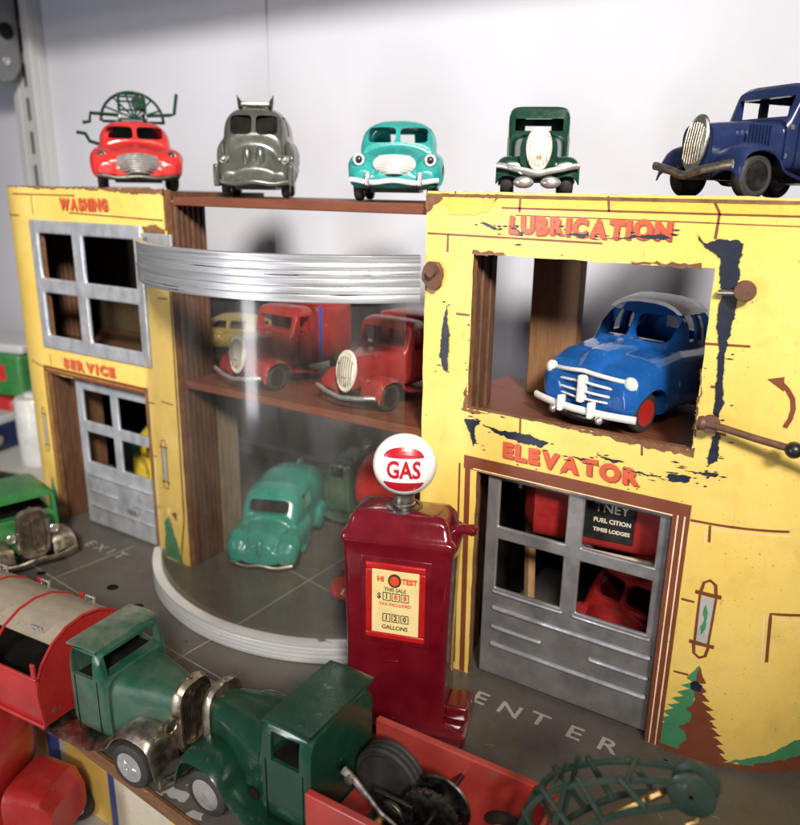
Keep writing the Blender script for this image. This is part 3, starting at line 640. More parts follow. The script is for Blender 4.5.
gpart(CK, 'crank', 'rust'); gpart(MB().ell((-1.45, 22.55, 11.38), (.24, .24, .24)), 'crank_nut', 'black')

# ------------------------------------------------------------------ wheels and small car parts
def wheel(parent, x, y, r, wd, style='disc', hub='chrome', tyre='rubber', side=1):
    """side = +1 for a wheel whose outer face points to +y"""
    e = wd/2; w0 = MB().lathe([(r*.65, -e), (r*.80, -e*1.05), (r*.95, -e*.75), (r, -e*.25), (r, e*.25), (r*.95, e*.75), (r*.80, e*1.05), (r*.65, e)], (x, y, r), 'y', 32, cap=False)
    o = w0.build('wheel', tyre, parent)
    h = MB(); s = side
    h.lathe([(r*.66, s*e*.98), (r*.61, s*e*.55), (r*.42, s*e*.45), (r*.36, s*e*.75), (r*.22, s*e*.95), (r*.06, s*e*1.0)], (x, y, r), 'y', 28)
    h.lathe([(r*.62, -s*e*.9), (r*.3, -s*e*.5), (r*.05, -s*e*.5)], (x, y, r), 'y', 20)
    if style == 'spoke':
        for k in range(8):
            a = k*math.pi/4; h.tube([(x+r*.2*math.cos(a), y+s*e*.9, r+r*.2*math.sin(a)), (x+r*.58*math.cos(a), y+s*e*.72, r+r*.58*math.sin(a))], r*.045, 6)
    h.build('rim', hub, o)
    return o
def fender30(parent, mat, side, y0, y1, r, x_front, x_back, x_end, zrun, top, th=.05, lip=.16, name='fender'):
    """one-piece swept wing: over the wheel, then down into a running board"""
    prof = []
    for k in range(15):
        a = R(205-k*(205-38)/14) if False else 0
        t_ = k/14.0
        x = x_front+(x_back-x_front)*t_
        z = top-(top-.95*r)*((1-t_)**2.6)*0.75 if t_ < .5 else top
        prof.append((x, z))
    pts = [(x_front, r*1.05), (x_front-.10, r*1.55), (x_front*.72, top*.93), (x_front*.25, top*1.03), (-r*.35, top*1.0), (-r*.9, top*.86), (-r*1.35, top*.62), (x_back, zrun+.16), (x_back-.5, zrun), (x_end, zrun)]
    # catmull-rom
    path = []
    for i in range(len(pts)-1):
        p0, p1, p2, p3 = pts[max(0, i-1)], pts[i], pts[i+1], pts[min(len(pts)-1, i+2)]
        for k in range(5):
            t_ = k/5; f_ = lambda a, b_, c, d: .5*(2*b_+(c-a)*t_+(2*a-5*b_+4*c-d)*t_*t_+(3*b_-a-3*c+d)*t_**3); path.append((f_(p0[0], p1[0], p2[0], p3[0]), f_(p0[1], p1[1], p2[1], p3[1])))
    path.append(pts[-1]); grid = []
    for i, (x, z) in enumerate(path):
        tt = i/(len(path)-1); crown = .16*(1-tt)+.01; row = []
        for j in range(9):
            s_ = j/8; y = y0+(y1-y0)*s_; dz = crown*math.sin(math.pi*min(1, s_*.95+.05))-(lip*(max(0, s_-.78)/.22)**2)*(1-.6*tt); pinch = .12*(1-s_)*(1-tt) if i < 6 else 0
            row.append((x, side*y, z+dz-pinch))
        grid.append(row)
    return MB().sheet(grid, side*-th).build(name, mat, parent)
def headlight(parent, x, y, z, r, mat='chrome', lens='chrome', stalk=0):
    o = MB().lathe([(r*.15, -r*1.1), (r*.6, -r*.9), (r*.95, -r*.2), (r, 0), (r*.86, .02), (r*.8, -.01), (.01, .03)], (x, y, z), 'x', 18)
    if stalk: o.tube([(x-r*.4, y, z), (x-r*.5, y*.6, z-stalk)], r*.25, 6)
    return o.build('headlight', mat, parent)
def wavebumper(parent, x, hw, z, mat='chrome', dip=.18, r=.10, bow=.25):
    pts = []
    for k in range(25):
        s_ = -1+2*k/24; pts.append((x-bow*s_*s_, s_*hw, z-dip*math.exp(-(s_/.32)**2)+.05*math.cos(s_*math.pi*2)))
    return MB().tube(pts, r, 10, flat=.55).build('bumper', mat, parent)
def oval_plate(x, zc, hy, hz, tilt, th=.10, n=32, dome=.10):
    mb = MB(); rings = []
    for (k, d) in ((1.0, 0), (1.0, th*.5), (.93, th), (.86, th*.75), (.5, th*.75+dome*.7), (.02, th*.75+dome)):
        rr = []
        for j in range(n):
            a = 2*math.pi*j/n; yy, zz = hy*k*math.cos(a), hz*k*math.sin(a)*(1-.0*0); yy *= (1+.10*math.sin(a)); rr.append(Vector((x+d-zz*tilt, yy, zc+zz)))
        rings.append(rr)
    return mb.loft(rings)

def truck30(root, P):
    """1930s style toy: upright radiator, box cab, swept wings. Front hub at local x = 0"""
    g = P.get; paint_, fm = P['paint'], g('fender', P['paint']); r = g('r', .75); rx = g('rx', 1.05); cx0 = g('cx0', -1.55); cx1 = g('cx1', -3.05)
    hz, top, chw, rhw = g('hz', 3.0), g('top', 4.3), g('chw', 1.38), g('rhw', .66); lean = g('lean', 0)
    # hood
    h = MB(); h.loft([ring(rx, rhw, .85, hz-.06, 3.6), ring(rx*.4, rhw*1.16, .85, hz, 3.8), ring(cx0*.5, chw*.76, .85, hz+.05, 4.2), ring(cx0-.1, chw*.93, .85, hz+.08, 4.6)])
    for s in (-1, 1):
        for k in range(g('louvres', 0)): h.box(cx0*.55+k*.13, cx0*.55+k*.13+.05, s*chw*.83-.04, s*chw*.83+.04, 1.4, 2.1)
    h.build('hood', paint_, root, angle=50)
    # cab: outer shell minus cavity minus windows
    zb = .8; rf = g('roofn', 7)
    outer = MB().loft([ring(cx0+.12, chw*.94, zb, hz+.12, 6), ring(cx0+.02, chw*.97, zb, hz+.25, 6.5), ring(cx0-.12-g('slant', .1), chw, zb, top-.10, rf), ring(cx0-.28-g('slant', .1), chw, zb, top, rf), ring((cx0+cx1)/2, chw, zb, top+.03, rf), ring(cx1+.15, chw, zb, top-.02, rf), ring(cx1, chw*.97, zb, top-g('rearround', .12), rf-1)])
    t_ = .13; cuts = [bx(cx1+t_, cx0-.30-g('slant', .1), -chw+t_, chw-t_, zb+.3, top-.13)]
    wz0, wz1 = hz+.18, top-g('header', .36)
    if g('split'): cuts += [bx(cx0-.55, cx0+1, .06, chw-.22, wz0, wz1), bx(cx0-.55, cx0+1, -chw+.22, -.06, wz0, wz1)]
    else: cuts.append(bx(cx0-.55, cx0+1, -chw+.24, chw-.24, wz0, wz1))
    for a, b_ in g('side', [(cx1+.35, cx0-.38)]): cuts.append(bx(a, b_, -chw-1, chw+1, hz+.02, wz1))
    if g('rear', True): cuts.append(bx(cx1-1, cx1+.3, -chw*.45, chw*.45, hz+.15, wz1-.1))
    link('cab', carve(outer, cuts), paint_, root, angle=30)
    if g('roofmat'):
        ov = g('rov', .05); MB().loft([ring(cx0+.02-.25, chw+ov, top-.05, top+g('rth', .10), 5), ring((cx0+cx1)/2, chw+ov, top, top+.04+g('rth', .10), 5), ring(cx1-.02, chw+ov, top-.06, top-.01+g('rth', .10), 5)]).build('roof', g('roofmat'), root, angle=50)
    d = MB().box(cx1+.1, rx-.1, -.55, .55, .55, .86); d.box(g('tail', cx1), cx1+.1, -.5, .5, .55, .86); d.tube([(0, -1.3, r), (0, 1.3, r)], .09, 8); d.build('chassis', 'dark_steel', root)
    MB().box(cx1+.2, cx0-.2, -chw+.16, chw-.16, zb+.32, hz-.05).build('shade_block', 'interior', root)  # black block added so the cab inside looks shaded
    # door seams
    for s in (-1, 1):
        dm = MB(); xx = cx0-.28
        for a in (xx, cx1+.22): dm.box(a, a+.03, s*chw-.012, s*chw+.012, .95, hz-.02)
        dm.box(cx1+.22, xx, s*chw-.012, s*chw+.012, .93, .96); dm.build('door_seam', 'interior', root)
    # radiator
    if g('rad', 'oval') == 'oval':
        oval_plate(rx+.02, (hz+.72)/2+.12, g('ovy', .58), (hz-.55)/2, g('ovt', .10)).build('radiator_grille', g('grille', 'oval_grille'), root)
        gm = MB()
        for k in range(-3, 4):
            y = k*g('ovy', .58)*.22; hh = (hz-.55)/2*.72*math.sqrt(max(.05, 1-(k*.22)**2)); zc = (hz+.72)/2+.12; tl = g('ovt', .10)
            gm.tube([(rx+.16+hh*tl, y, zc-hh), (rx+.19, y, zc), (rx+.16-hh*tl, y, zc+hh)], .016, 6)
        gm.build('grille_bars', 'nickel', root)
    else:
        fr_ = MB(); sh = lambda k, x: ring(x, .70*k, 2.0-1.15*k, 2.0+1.16*k, 3.6, N=40)
        fr_.loft([sh(1.06, rx-.06), sh(1.10, rx+.10), sh(1.02, rx+.28), sh(.84, rx+.24), sh(.82, rx+.08)], True)
        fr_.build('radiator_shell', g('grille', 'nickel'), root, angle=35)
        gm = MB()
        for k in range(9): gm.box(rx+.09, rx+.15, -.46+k*.115-.02, -.46+k*.115+.02, 1.15, 2.75)
        gm.box(rx+.08, rx+.20, -.06, .06, 1.05, 2.85); gm.build('radiator_grille', g('grille', 'nickel'), root)
        MB().lathe([(.12, 0), (.12, .10), (.03, .16)], (rx+.05, 0, 3.2), 'z', 12).build('radiator_cap', g('grille', 'nickel'), root)
    fy0, fy1 = g('fy', (.72, 1.72))
    for s in (-1, 1):
        fender30(root, fm, s, fy0, fy1, r, g('fx', 1.0), -1.65, g('fend', cx1), g('zrun', .62), g('ftop', 1.72))
        for x in [0]+list(g('rear_axles', [])): wheel(root, x, s*g('track', 1.32), r, g('ww', .42), g('wstyle', 'disc'), g('hub', 'chrome'), side=s)
        if g('lamps', True): headlight(root, rx+.15, s*.98, g('lampz', 2.1), g('lampr', .2), g('lampm', 'chrome'), stalk=.25)
    wavebumper(root, g('bx', rx+.38), g('bhw', 1.5), g('bz', .75), g('bm', 'chrome'), g('bdip', .2), g('br', .10))
    if g('box'):
        a, b_, z1 = g('box'); bb = MB().loft([ring(a, chw*1.02, .8, z1, 8), ring(a-.1, chw*1.06, .8, z1+.06, 8), ring(b_+.1, chw*1.06, .8, z1+.06, 8), ring(b_, chw*1.0, .8, z1, 8)]); bb.build('box_body', g('boxmat', paint_), root, angle=40)

def sedan40(root, P):
    """rounded 1940s toy saloon or van; everything sculpted as one casting, then cut. Local x forward, y left"""
    g = P.get; pm = P['paint']; W = g('w', 1.7); H = g('h', 3.1); Lf, Lr = g('lf', 3.4), g('lr', 3.4); wx = g('wx', .55); k = H/3.1; vx = g('van', 0); cwf = g('cw', 1.12); hwf = g('hoodw', 1.3); sl = g('slab', 0)
    mb = MB(); fzt = 1.95*k*g('fk', 1.0)
    mb.loft([ring(-Lr, W*.55, .45, 1.2*k, 3), ring(-Lr+.35, W*.80, .42, 1.65*k, 3), ring(-Lr*.5, W*.86, .4, 1.9*k, 3.2), ring(.4, W*.86, .4, 1.85*k, 3.4), ring(Lf*.55, W*.84, .42, 1.55*k, 3), ring(Lf-.35, W*.74, .45, 1.25*k, 3), ring(Lf, W*.52, .5, 1.0*k, 2.6)])
    hk = g('hk', 1.0)
    if sl: mb.loft([ring(-Lr+.6, W*.8, .45, 1.7*k, 4), ring(-Lr*.5, W*.97, .42, 1.95*k, 4.5), ring(.2, W*.98, .42, 2.0*k, 4.5), ring(Lf*.6, W*.97, .42, 1.86*k, 4.2), ring(Lf-.35, W*.93, .46, 1.62*k, 3.6), ring(Lf-.02, W*.80, .6, 1.3*k, 3)])
    mb.loft([ring(-.2, W*.74*hwf, .6, 2.2*k*hk, 2.6), ring(wx+.25, W*.66*hwf, .6, 2.22*k*hk, 2.4), ring(Lf*.5, W*.50*hwf, .6, g('n1', 2.08)*k*hk, 2.3), ring(Lf*.8, W*.40*hwf, .6, g('n2', 1.82)*k*hk, 2.2), ring(Lf-.02, W*.26*hwf, .65, g('n3', 1.35)*k*hk, 2.2)])
    for s in (-1, 1):
        mb.loft([ring(Lf-3.2, W*.10, .8, 1.3, 2.2, s*W*.78), ring(Lf-2.4, W*.25, .5, 1.6*k, 2.6, s*W*.74), ring(Lf-1.5, W*.31, .42, fzt*.88, 2.8, s*W*.69), ring(Lf-.7, W*.31, .42, fzt*.86, 2.8, s*W*.68), ring(Lf-.22, W*.27, .46, fzt*.74, 2.6, s*W*.66), ring(Lf+.02, W*.15, .6, fzt*.55, 2.4, s*W*.64)])
        mb.loft([ring(-Lr*.35, W*.05, .9, 1.2, 2.2, s*W*.84), ring(-Lr*.5, W*.16, .5, 1.45*k, 2.4, s*W*.84), ring(-Lr*.7, W*.2, .45, 1.5*k, 2.5, s*W*.82), ring(-Lr*.92, W*.12, .5, 1.1*k, 2.3, s*W*.74)])
    if vx: cab = [ring(wx+.75, W*.66, .9, 2.15*k, 3), ring(wx+.35, W*.70, .9, 2.75*k, 3), ring(wx-.05, W*.73, .9, 3.0*k, 3), ring(wx-.7, W*.76, .9, H, 3), ring(-Lr*.55, W*.78, .9, H, 3), ring(-Lr*.9, W*.72, .9, H*.95, 3), ring(-Lr, W*.6, .9, H*.85, 3)]
    else: cab = [ring(wx+.75, W*.64, .9, 2.2*k, 2.8), ring(wx+.30, W*.67, .9, 2.72*k, 2.8), ring(wx-.15, W*.68, .9, 3.0*k, 2.8), ring(wx-.9, W*.68, .9, H, 2.8), ring(wx-1.9, W*.66, .9, 2.98*k, 2.7), ring(wx-2.7, W*.6, .9, 2.6*k, 2.6), ring(-Lr+.25, W*.45, .8, 1.8*k, 2.6)]
    mb.loft([[Vector((p.x, p.y*cwf, p.z)) for p in q_] for q_ in cab])
    if vx: inner = MB().loft([ring(wx+.45, W*.56, 1.3, 2.35*k, 3), ring(wx-.1, W*.60, 1.3, 2.84*k, 3), ring(-Lr*.85, W*.62, 1.3, H-.16, 3)])
    else: inner = MB().loft([ring(wx+.45, W*.52, 1.3, 2.35*k, 2.8), ring(wx-.15, W*.56, 1.3, 2.84*k, 2.8), ring(wx-.9, W*.57, 1.3, H-.15, 2.8), ring(wx-1.9, W*.55, 1.3, 2.82*k, 2.7), ring(wx-2.55, W*.48, 1.3, 2.45*k, 2.6)])
    inner.v = [Vector((p.x, p.y*cwf, p.z)) for p in inner.v]
    wz0, wz1 = g('wz', (2.24*k, 2.80*k)); cuts = [inner]
    if not g('solid'):
        hw = W*g('ww', .52)*cwf; cuts += [MB().loft([ring(wx-.3, hw*.93, wz0, wz1, 5), ring(wx+2, hw*.97, wz0, wz1, 5)])] if g('single') else [MB().loft([ring(wx-.3, hw/2-.04, wz0, wz1, 5, s*(hw/2+.05)), ring(wx+2, hw/2-.02, wz0, wz1, 5, s*(hw/2+.05))]) for s in (-1, 1)]
        for a, b_ in g('side', [(wx-.95, wx-.15), (wx-1.95, wx-1.12)]): cuts.append(bx(a, b_, -W-1, W+1, wz0, wz1))
        if not vx or g('rearwin'): cuts.append(bx(-Lr-1, -Lr*.6 if vx else wx-2.0, -W*.28, W*.28, wz0, wz1-.1))
    r = g('r', .62); xf, xr = Lf-1.05, -Lr+1.1
    for s in (-1, 1):
        for x in (xf, xr): cuts.append(MB().lathe([(r*1.22, 0), (r*1.22, .8)], (x, s*(W*.62) if s > 0 else -W*.62-.8, r*1.0), 'y', 24))
    me = fuse(mb, g('vox', .05), g('sm', 3), cuts)
    link('body', me, pm, root, angle=28)
    if g('roofmat'):
        rp = MB().loft([[Vector((p.x+(.0 if p.x < wx-1 else .0), p.y*cwf*1.04, p.z*1.03)) for p in q_] for q_ in cab])
        link('roof_panel', carve(rp, [bx(-9, 9, -9, 9, -2, H*.89), bx(wx-.12, 9, -9, 9, -2, 9)]), g('roofmat'), root, angle=50)
    MB().box(-Lr*.8, Lf*.8, -W*.5, W*.5, .32, .5).build('chassis', 'dark_steel', root)
    for s in (-1, 1):
        for x in (xf, xr): wheel(root, x, s*W*.76, r, .36, 'disc', g('hub', 'dark_steel'), side=s)
    return xf, xr, fzt

def ring_lamp(root, x, y, z, r, outer='chrome', inner='black', yaw=0):
    o = MB().lathe([(r*.3, -.14), (r*.95, -.1), (r, .03), (r*.88, .07), (r*.62, .04), (r*.6, -.02)], (x, y, z), 'x', 20).build('headlight', outer, root)
    MB().ell((x+.03, y, z), (.07, r*.55, r*.55)).build('lens', inner, o)
    return o

# ------------------------------------------------------------------ cars on the roof
GR = 'die-cast cars lined up along the garage roof'
# red lorry with winch frame
v = empty('toy_breakdown_car', (-32.75, 26.6, 17.81), 322, 'glossy red rounded toy car carrying a dark green crane frame above WASHING', 'toy car', GR)
sedan40(v, dict(paint='fire_red', w=1.90, h=2.95, lf=3.0, lr=2.6, wx=.35, fk=1.05, cw=1.15, hoodw=1.35, slab=1, wz=(2.12, 2.64), hk=.97))
MB().lathe([(.62, -.1), (.60, .1), (.3, .22), (.02, .24)], (0, 0, 0), 'x', 24)
gr_ = MB()
for k in range(8):
    z = .72+k*.095; hw = .95*math.sin(math.pi*(k+1.2)/10.5)**.5; gr_.tube([(2.85, -hw, z-.06), (3.18, -hw*.5, z+.02), (3.24, 0, z+.05), (3.18, hw*.5, z+.02), (2.85, hw, z-.06)], .055, 6)
gr_.build('grille', 'chrome', v); wavebumper(v, 3.22, 1.62, .55, 'dark_steel', .05, .10)
for s in (-1, 1): ring_lamp(v, 2.72, s*1.38, 1.38, .20, 'steel', 'black')
# crane frame: fan of lattice with crank handles
c_ = MB()
for s in (-.55, .55):
    arcp = [(-1.6+1.45*math.cos(R(a)), s, 3.0+1.15*math.sin(R(a))) for a in range(0, 181, 15)]; c_.tube(arcp, .06, 6); c_.tube([(-3.1, s, 3.0), (-.1, s, 3.0)], .06, 6)
    for a in (30, 60, 90, 120, 150): c_.tube([(-1.6, s, 3.05), (-1.6+1.4*math.cos(R(a)), s, 3.0+1.1*math.sin(R(a)))], .045, 6)
for a in (0, 40, 75, 110, 150, 180): c_.tube([(-1.6+1.45*math.cos(R(a)), -.55, 3.0+1.15*math.sin(R(a))), (-1.6+1.45*math.cos(R(a)), .55, 3.0+1.15*math.sin(R(a)))], .05, 6)
# second fan, seen from the front
fan = [(-1.3, 1.35*math.cos(R(a)), 2.95+1.25*math.sin(R(a))) for a in range(0, 181, 12)]; c_.tube(fan, .07, 6)
for a in (25, 50, 75, 100, 125, 150): c_.tube([(-1.3, .1, 3.1), (-1.3, 1.3*math.cos(R(a)), 2.95+1.2*math.sin(R(a)))], .045, 6)
c_.lathe([(.32, -.1), (.32, .1)], (-1.2, .3, 3.75), 'x', 16)
c_.tube([(-1.3, -1.3, 2.95), (-1.3, 1.4, 2.95)], .07, 6); c_.box(-2.6, -.9, -.9, .9, 2.2, 2.9)
c_.build('crane_frame', 'bottle_green', v)
for pts in ([(-1.0, .4, 3.2), (-.6, 1.6, 3.25), (-.6, 1.8, 3.3), (-.6, 1.95, 4.15)], [(-1.0, -.6, 3.2), (-.4, -1.75, 3.2), (-.4, -1.8, 2.85), (-.4, -2.1, 2.8)], [(.4, -1.5, 1.9), (.5, -1.85, 2.0), (.5, -2.0, 2.3), (.5, -2.35, 2.35)]):
    MB().tube([(x, -y, z) for x, y, z in pts] if False else pts, .075, 8).build('crank_handle', 'bottle_green', v)

# grey van
v.scale = (1.1, 1.12, 1.13)
v = empty('toy_van', (-24.55, 26.6, 17.64), 307, 'olive grey toy van with two roof horns, between the red and turquoise cars', 'toy van', GR)
sedan40(v, dict(paint='olive_grey', w=1.66, h=3.75, lf=2.2, lr=3.2, wx=1.0, van=1, fk=.80, cw=1.12, hoodw=1.5, n1=2.12, n2=1.75, n3=1.0, sm=16, single=0, side=[(.1, .75)], wz=(2.55, 3.35), r=.55, hub='black', hk=1.02, vox=.055))
MB().loft([ring(-1.5, 1.0, 2.0, 3.5, 4), ring(1.1, 1.0, 2.0, 3.42, 4)]).build('van_shade_fill', 'interior', v)  # black block filling the van, stands in for shade behind its windows
for s in (-1, 1):
    MB().ell((1.93, s*.27, 1.52), (.20, .22, .60)).build('grille', 'olive_grey', v)
    MB().box(1.55, 2.3, s*1.55-.12, s*1.55+.12, .45, 1.35).build('mudguard', 'olive_grey', v, bevel=.08)
    MB().tube([(.5, s*.62, 3.7), (.45, s*.70, 4.0), (.5, s*.78, 4.22)], [.12, .08, .02], 8).build('roof_horn', 'black', v)
    ring_lamp(v, 1.9, s*1.28, 1.55, .19, 'steel', 'steel')
MB().box(-.2, .6, -.62, .62, 3.78, 3.95).build('roof_panel', 'steel', v, bevel=.05)
wavebumper(v, 2.35, 1.6, .62, 'olive_grey', .02, .10)

# turquoise saloon
v = empty('toy_saloon', (-17.05, 26.5, 17.64), 299, 'turquoise rounded toy saloon with ringed headlights and a white grille on the roof shelf', 'toy car', GR)
sedan40(v, dict(paint='teal', w=1.80, h=3.05, lf=2.6, lr=3.3, wx=.25, fk=1.02, cw=1.2, hoodw=1.35, wz=(2.14, 2.72), hk=.95))
o = MB()
for k in range(9):
    z = 1.0+k*.07; hw = .76*max(.2, math.sin(math.pi*(k+1.5)/12))**.6; o.tube([(2.50, -hw, z), (2.72, -hw*.45, z+.02), (2.76, 0, z+.03), (2.72, hw*.45, z+.02), (2.50, hw, z)], .06, 6)
o.build('grille', 'bright_chrome', v); wavebumper(v, 2.85, 1.62, .72, 'bright_chrome', .02, .09)
for s in (-1, 1):
    MB().box(2.72, 2.95, s*.95-.09, s*.95+.09, .55, 1.05).build('overrider', 'chrome', v, bevel=.05)
    ring_lamp(v, 2.50, s*1.30, 1.46, .22, 'white_enamel', 'black')

# bottle green 1930s saloon
v = empty('toy_saloon', (-10.95, 25.9, 17.96), 294, 'bottle green toy saloon with a white oval radiator, on the roof above LUBRICATION', 'toy car', GR)
truck30(v, dict(paint='bottle_green', r=.50, rx=.75, cx0=-.9, cx1=-3.2, hz=2.0, top=3.02, chw=1.08, rhw=.62, side=[(-1.9, -1.25), (-2.8, -2.1)], fy=(.5, 1.40), fx=.75, ftop=1.15, zrun=.42, fend=-3.2, track=1.02, lamps=False, ovy=.44, bz=.92, bhw=1.38, bdip=.25, br=.10, rear_axles=[-2.6], bx=1.05, header=.42, hub='black'))
for s in (-1, 1): MB().ell((.9, s*.45, .42), (.2, .35, .2)).build('dumb_iron', 'chrome', v)
# navy 1930s saloon
v = empty('toy_saloon', (-4.95, 25.8, 17.96), 236, 'navy blue toy saloon with a wavy bumper at the right end of the roof', 'toy car', GR)
truck30(v, dict(paint='navy', r=.66, rx=1.0, cx0=-1.35, cx1=-4.5, hz=2.2, top=3.35, chw=1.28, rhw=.62, side=[(-2.65, -1.75), (-4.0, -2.95)], fy=(.65, 1.68), fx=.95, ftop=1.45, zrun=.5, fend=-4.4, track=1.25, lamps=False, ovy=.46, ovt=.14, bz=.92, bhw=1.6, bdip=.30, br=.13, bm='nickel', grille='steel', rear_axles=[-3.8], header=.38, slant=.2, hub='dark_steel', louvres=7))

# ------------------------------------------------------------------ two red lorries on the middle shelf
GL = 'red toy lorries on the showroom shelf'
v = empty('toy_lorry', (-23.25, 24.55, 9.49), 264, 'red toy lorry with blue trimmed body, left one on the showroom shelf', 'toy lorry', GL)
truck30(v, dict(paint='shelf_shade_red', r=.58, rx=.95, cx0=-1.15, cx1=-2.5, hz=2.3, top=3.45, chw=1.3, rhw=.58, fy=(.6, 1.6), fx=.9, ftop=1.35, zrun=.5, track=1.2, lamps=False, ovy=.52, ovt=.13, bz=.72, bhw=1.55, bdip=.2, bm='chrome', rear_axles=[-4.2], tail=-5, box=(-2.62, -4.9, 3.45), hub='black', header=.4))
for s in (-1, 1): MB().box(-2.78, -2.64, s*1.40-.04, s*1.40+.04, .9, 3.45).build('blue_trim', 'blue_band', v)
v = empty('toy_lorry', (-17.5, 24.75, 9.49), 262, 'red toy lorry with plain box body, right one on the showroom shelf', 'toy lorry', GL)
truck30(v, dict(paint='shelf_shade_red', r=.60, rx=.95, cx0=-1.15, cx1=-2.4, hz=2.25, top=3.45, chw=1.42, rhw=.58, fy=(.6, 1.7), fx=.9, ftop=1.35, zrun=.5, track=1.3, lamps=False, ovy=.55, ovt=.13, bz=.74, bhw=1.65, bdip=.2, rear_axles=[-4.2], tail=-5, box=(-2.5, -4.8, 3.5), hub='black', header=.36))

# ------------------------------------------------------------------ blue and white car in the lubrication bay
v = empty('toy_saloon', (-7.15, 27.0, 10.43), 252, 'blue toy saloon with white roof and grille bars in the LUBRICATION bay', 'toy car')
sedan40(v, dict(paint='ford_blue', w=2.08, h=4.15, lf=2.9, lr=3.4, wx=-.1, fk=.98, cw=1.2, hoodw=1.02, n1=2.12, n2=2.02, n3=1.62, slab=1, roofmat='white_enamel', wz=(2.80, 3.68), ww=.58, hk=.96, r=.70, hub='axle_red', side=[(-1.2, -.45), (-2.2, -1.4)]))
def crossbar(z, hw, r_, x0=3.02, bow=.42, zz=0.0):
    return [(x0-bow*(s_*s_), s_*hw, z+zz*(1-abs(s_))) for s_ in [-1+k/8 for k in range(17)]]
o = MB().tube(crossbar(1.78, 1.62, .1, 3.0, .40, .18), .075, 8)
o.tube(crossbar(1.48, 1.35, .07, 3.02, .30, .12), .048, 8); o.tube(crossbar(1.22, 1.2, .07, 3.04, .25, .06), .045, 8); o.tube(crossbar(1.02, 1.1, .07, 3.04, .22), .04, 8)
o.build('grille_bars', 'white_enamel', v); MB().box(2.85, 3.2, -.12, .12, .88, 1.82).build('grille_centre', 'white_enamel', v, bevel=.06)
MB().tube(crossbar(.70, 2.08, .2, 3.32, .42), .13, 10, flat=.6).build('bumper', 'white_enamel', v)
for s in (-1, 1):
    MB().ell((2.66, s*1.60, 1.74), (.15, .26, .26)).build('headlight', 'white_enamel', v)
    MB().box(3.15, 3.45, s*.62-.09, s*.62+.09, .5, 1.05).build('overrider', 'white_enamel', v, bevel=.05)
    MB().ell((3.30, s*.95, .50), (.1, .15, .15)).build('fog_lamp', 'chrome', v)
MB().ell((2.95, 0, .45), (.4, 1.1, .22)).build('apron', 'dark_steel', v)
MB().box(.1, .5, -1.1, 1.1, 2.62, 2.8).build('dashboard', 'white_enamel', v, bevel=.05)

# ------------------------------------------------------------------ vehicles inside the showroom, ground floor
v = empty('toy_van', (-24.45, 26.9, 0.01), 293, 'turquoise rounded toy delivery van standing behind the curved showroom window', 'toy van')
sedan40(v, dict(paint='van_teal', w=1.88, h=3.75, lf=2.7, lr=3.9, wx=.55, van=1, fk=.95, single=1, wz=(2.55, 3.2), hk=.92, side=[(-.75, .15)]))
MB().loft([ring(-3.2, 1.15, 1.5, 3.45, 4), ring(.45, 1.15, 1.5, 3.3, 4), ring(.75, 1.1, 1.5, 2.7, 4)]).build('shade_block', 'interior', v)  # black loft added inside to darken the van windows like shade
for s in (-1, 1):
    MB().ell((1.9, s*1.30, 1.62), (.28, .16, .16)).build('headlight', 'van_teal', v); MB().box(-2.9, -.7, s*1.455-.03, s*1.455+.03, 2.2, 3.0).build('side_panel', 'red_bed', v)
MB().ell((2.55, 0, 1.3), (.25, .2, .5)).build('radiator_nose', 'van_teal', v); wavebumper(v, 2.85, 1.6, .48, 'nickel', .0, .08)
v = empty('toy_car', (-17.9, 26.6, 0.01), 285, 'small bright red toy car behind the showroom window, half hidden by the gas pump', 'toy car')
sedan40(v, dict(paint='fire_red', w=1.7, h=2.4, lf=2.5, lr=3, wx=0, fk=1.0, solid=1))
v = empty('toy_tank_lorry', (-26.0, 31.9, 0.01), 188, 'dark green toy lorry carrying a round red tank at the back of the showroom', 'toy lorry')
truck30(v, dict(paint='dusty_green', rx=1.0, cx0=-1.5, cx1=-3.0, hz=2.9, top=3.9, chw=1.4, rear_axles=[-5], tail=-6.5, hub='steel', lampz=2.3, lampr=.24))
MB().loft([ring(-3.3, .9, 1.2, 3.2, 2), ring(-3.45, 1.5, .9, 4.0, 2), ring(-3.9, 1.75, .8, 4.3, 2), ring(-6.0, 1.75, .8, 4.3, 2), ring(-6.4, 1.4, 1.0, 4.0, 2)]).build('tank', 'fire_red', v)

# ------------------------------------------------------------------ left bays
v = empty('toy_van', (-33.4, 27.2, 0.01), 250, 'yellow toy van with a dark green front parked inside the SERVICE bay', 'toy van')
sedan40(v, dict(paint='toy_yellow', w=1.9, h=5.2, lf=1.5, lr=3.2, wx=.4, van=1, fk=.5, wz=(3.6, 4.3)))
MB().box(1.2, 1.5, -1.2, .2, 3.5, 4.6).build('windscreen_frame', 'bottle_green', v, bevel=.08)
v = empty('toy_car', (-28.6, 28.0, 9.72), 200, 'olive yellow toy car at the back of the upper left bay beside the red lorries', 'toy car')
sedan40(v, dict(paint='olive_yellow', w=1.6, h=2.1, lf=2.8, lr=2.8, wx=.3))

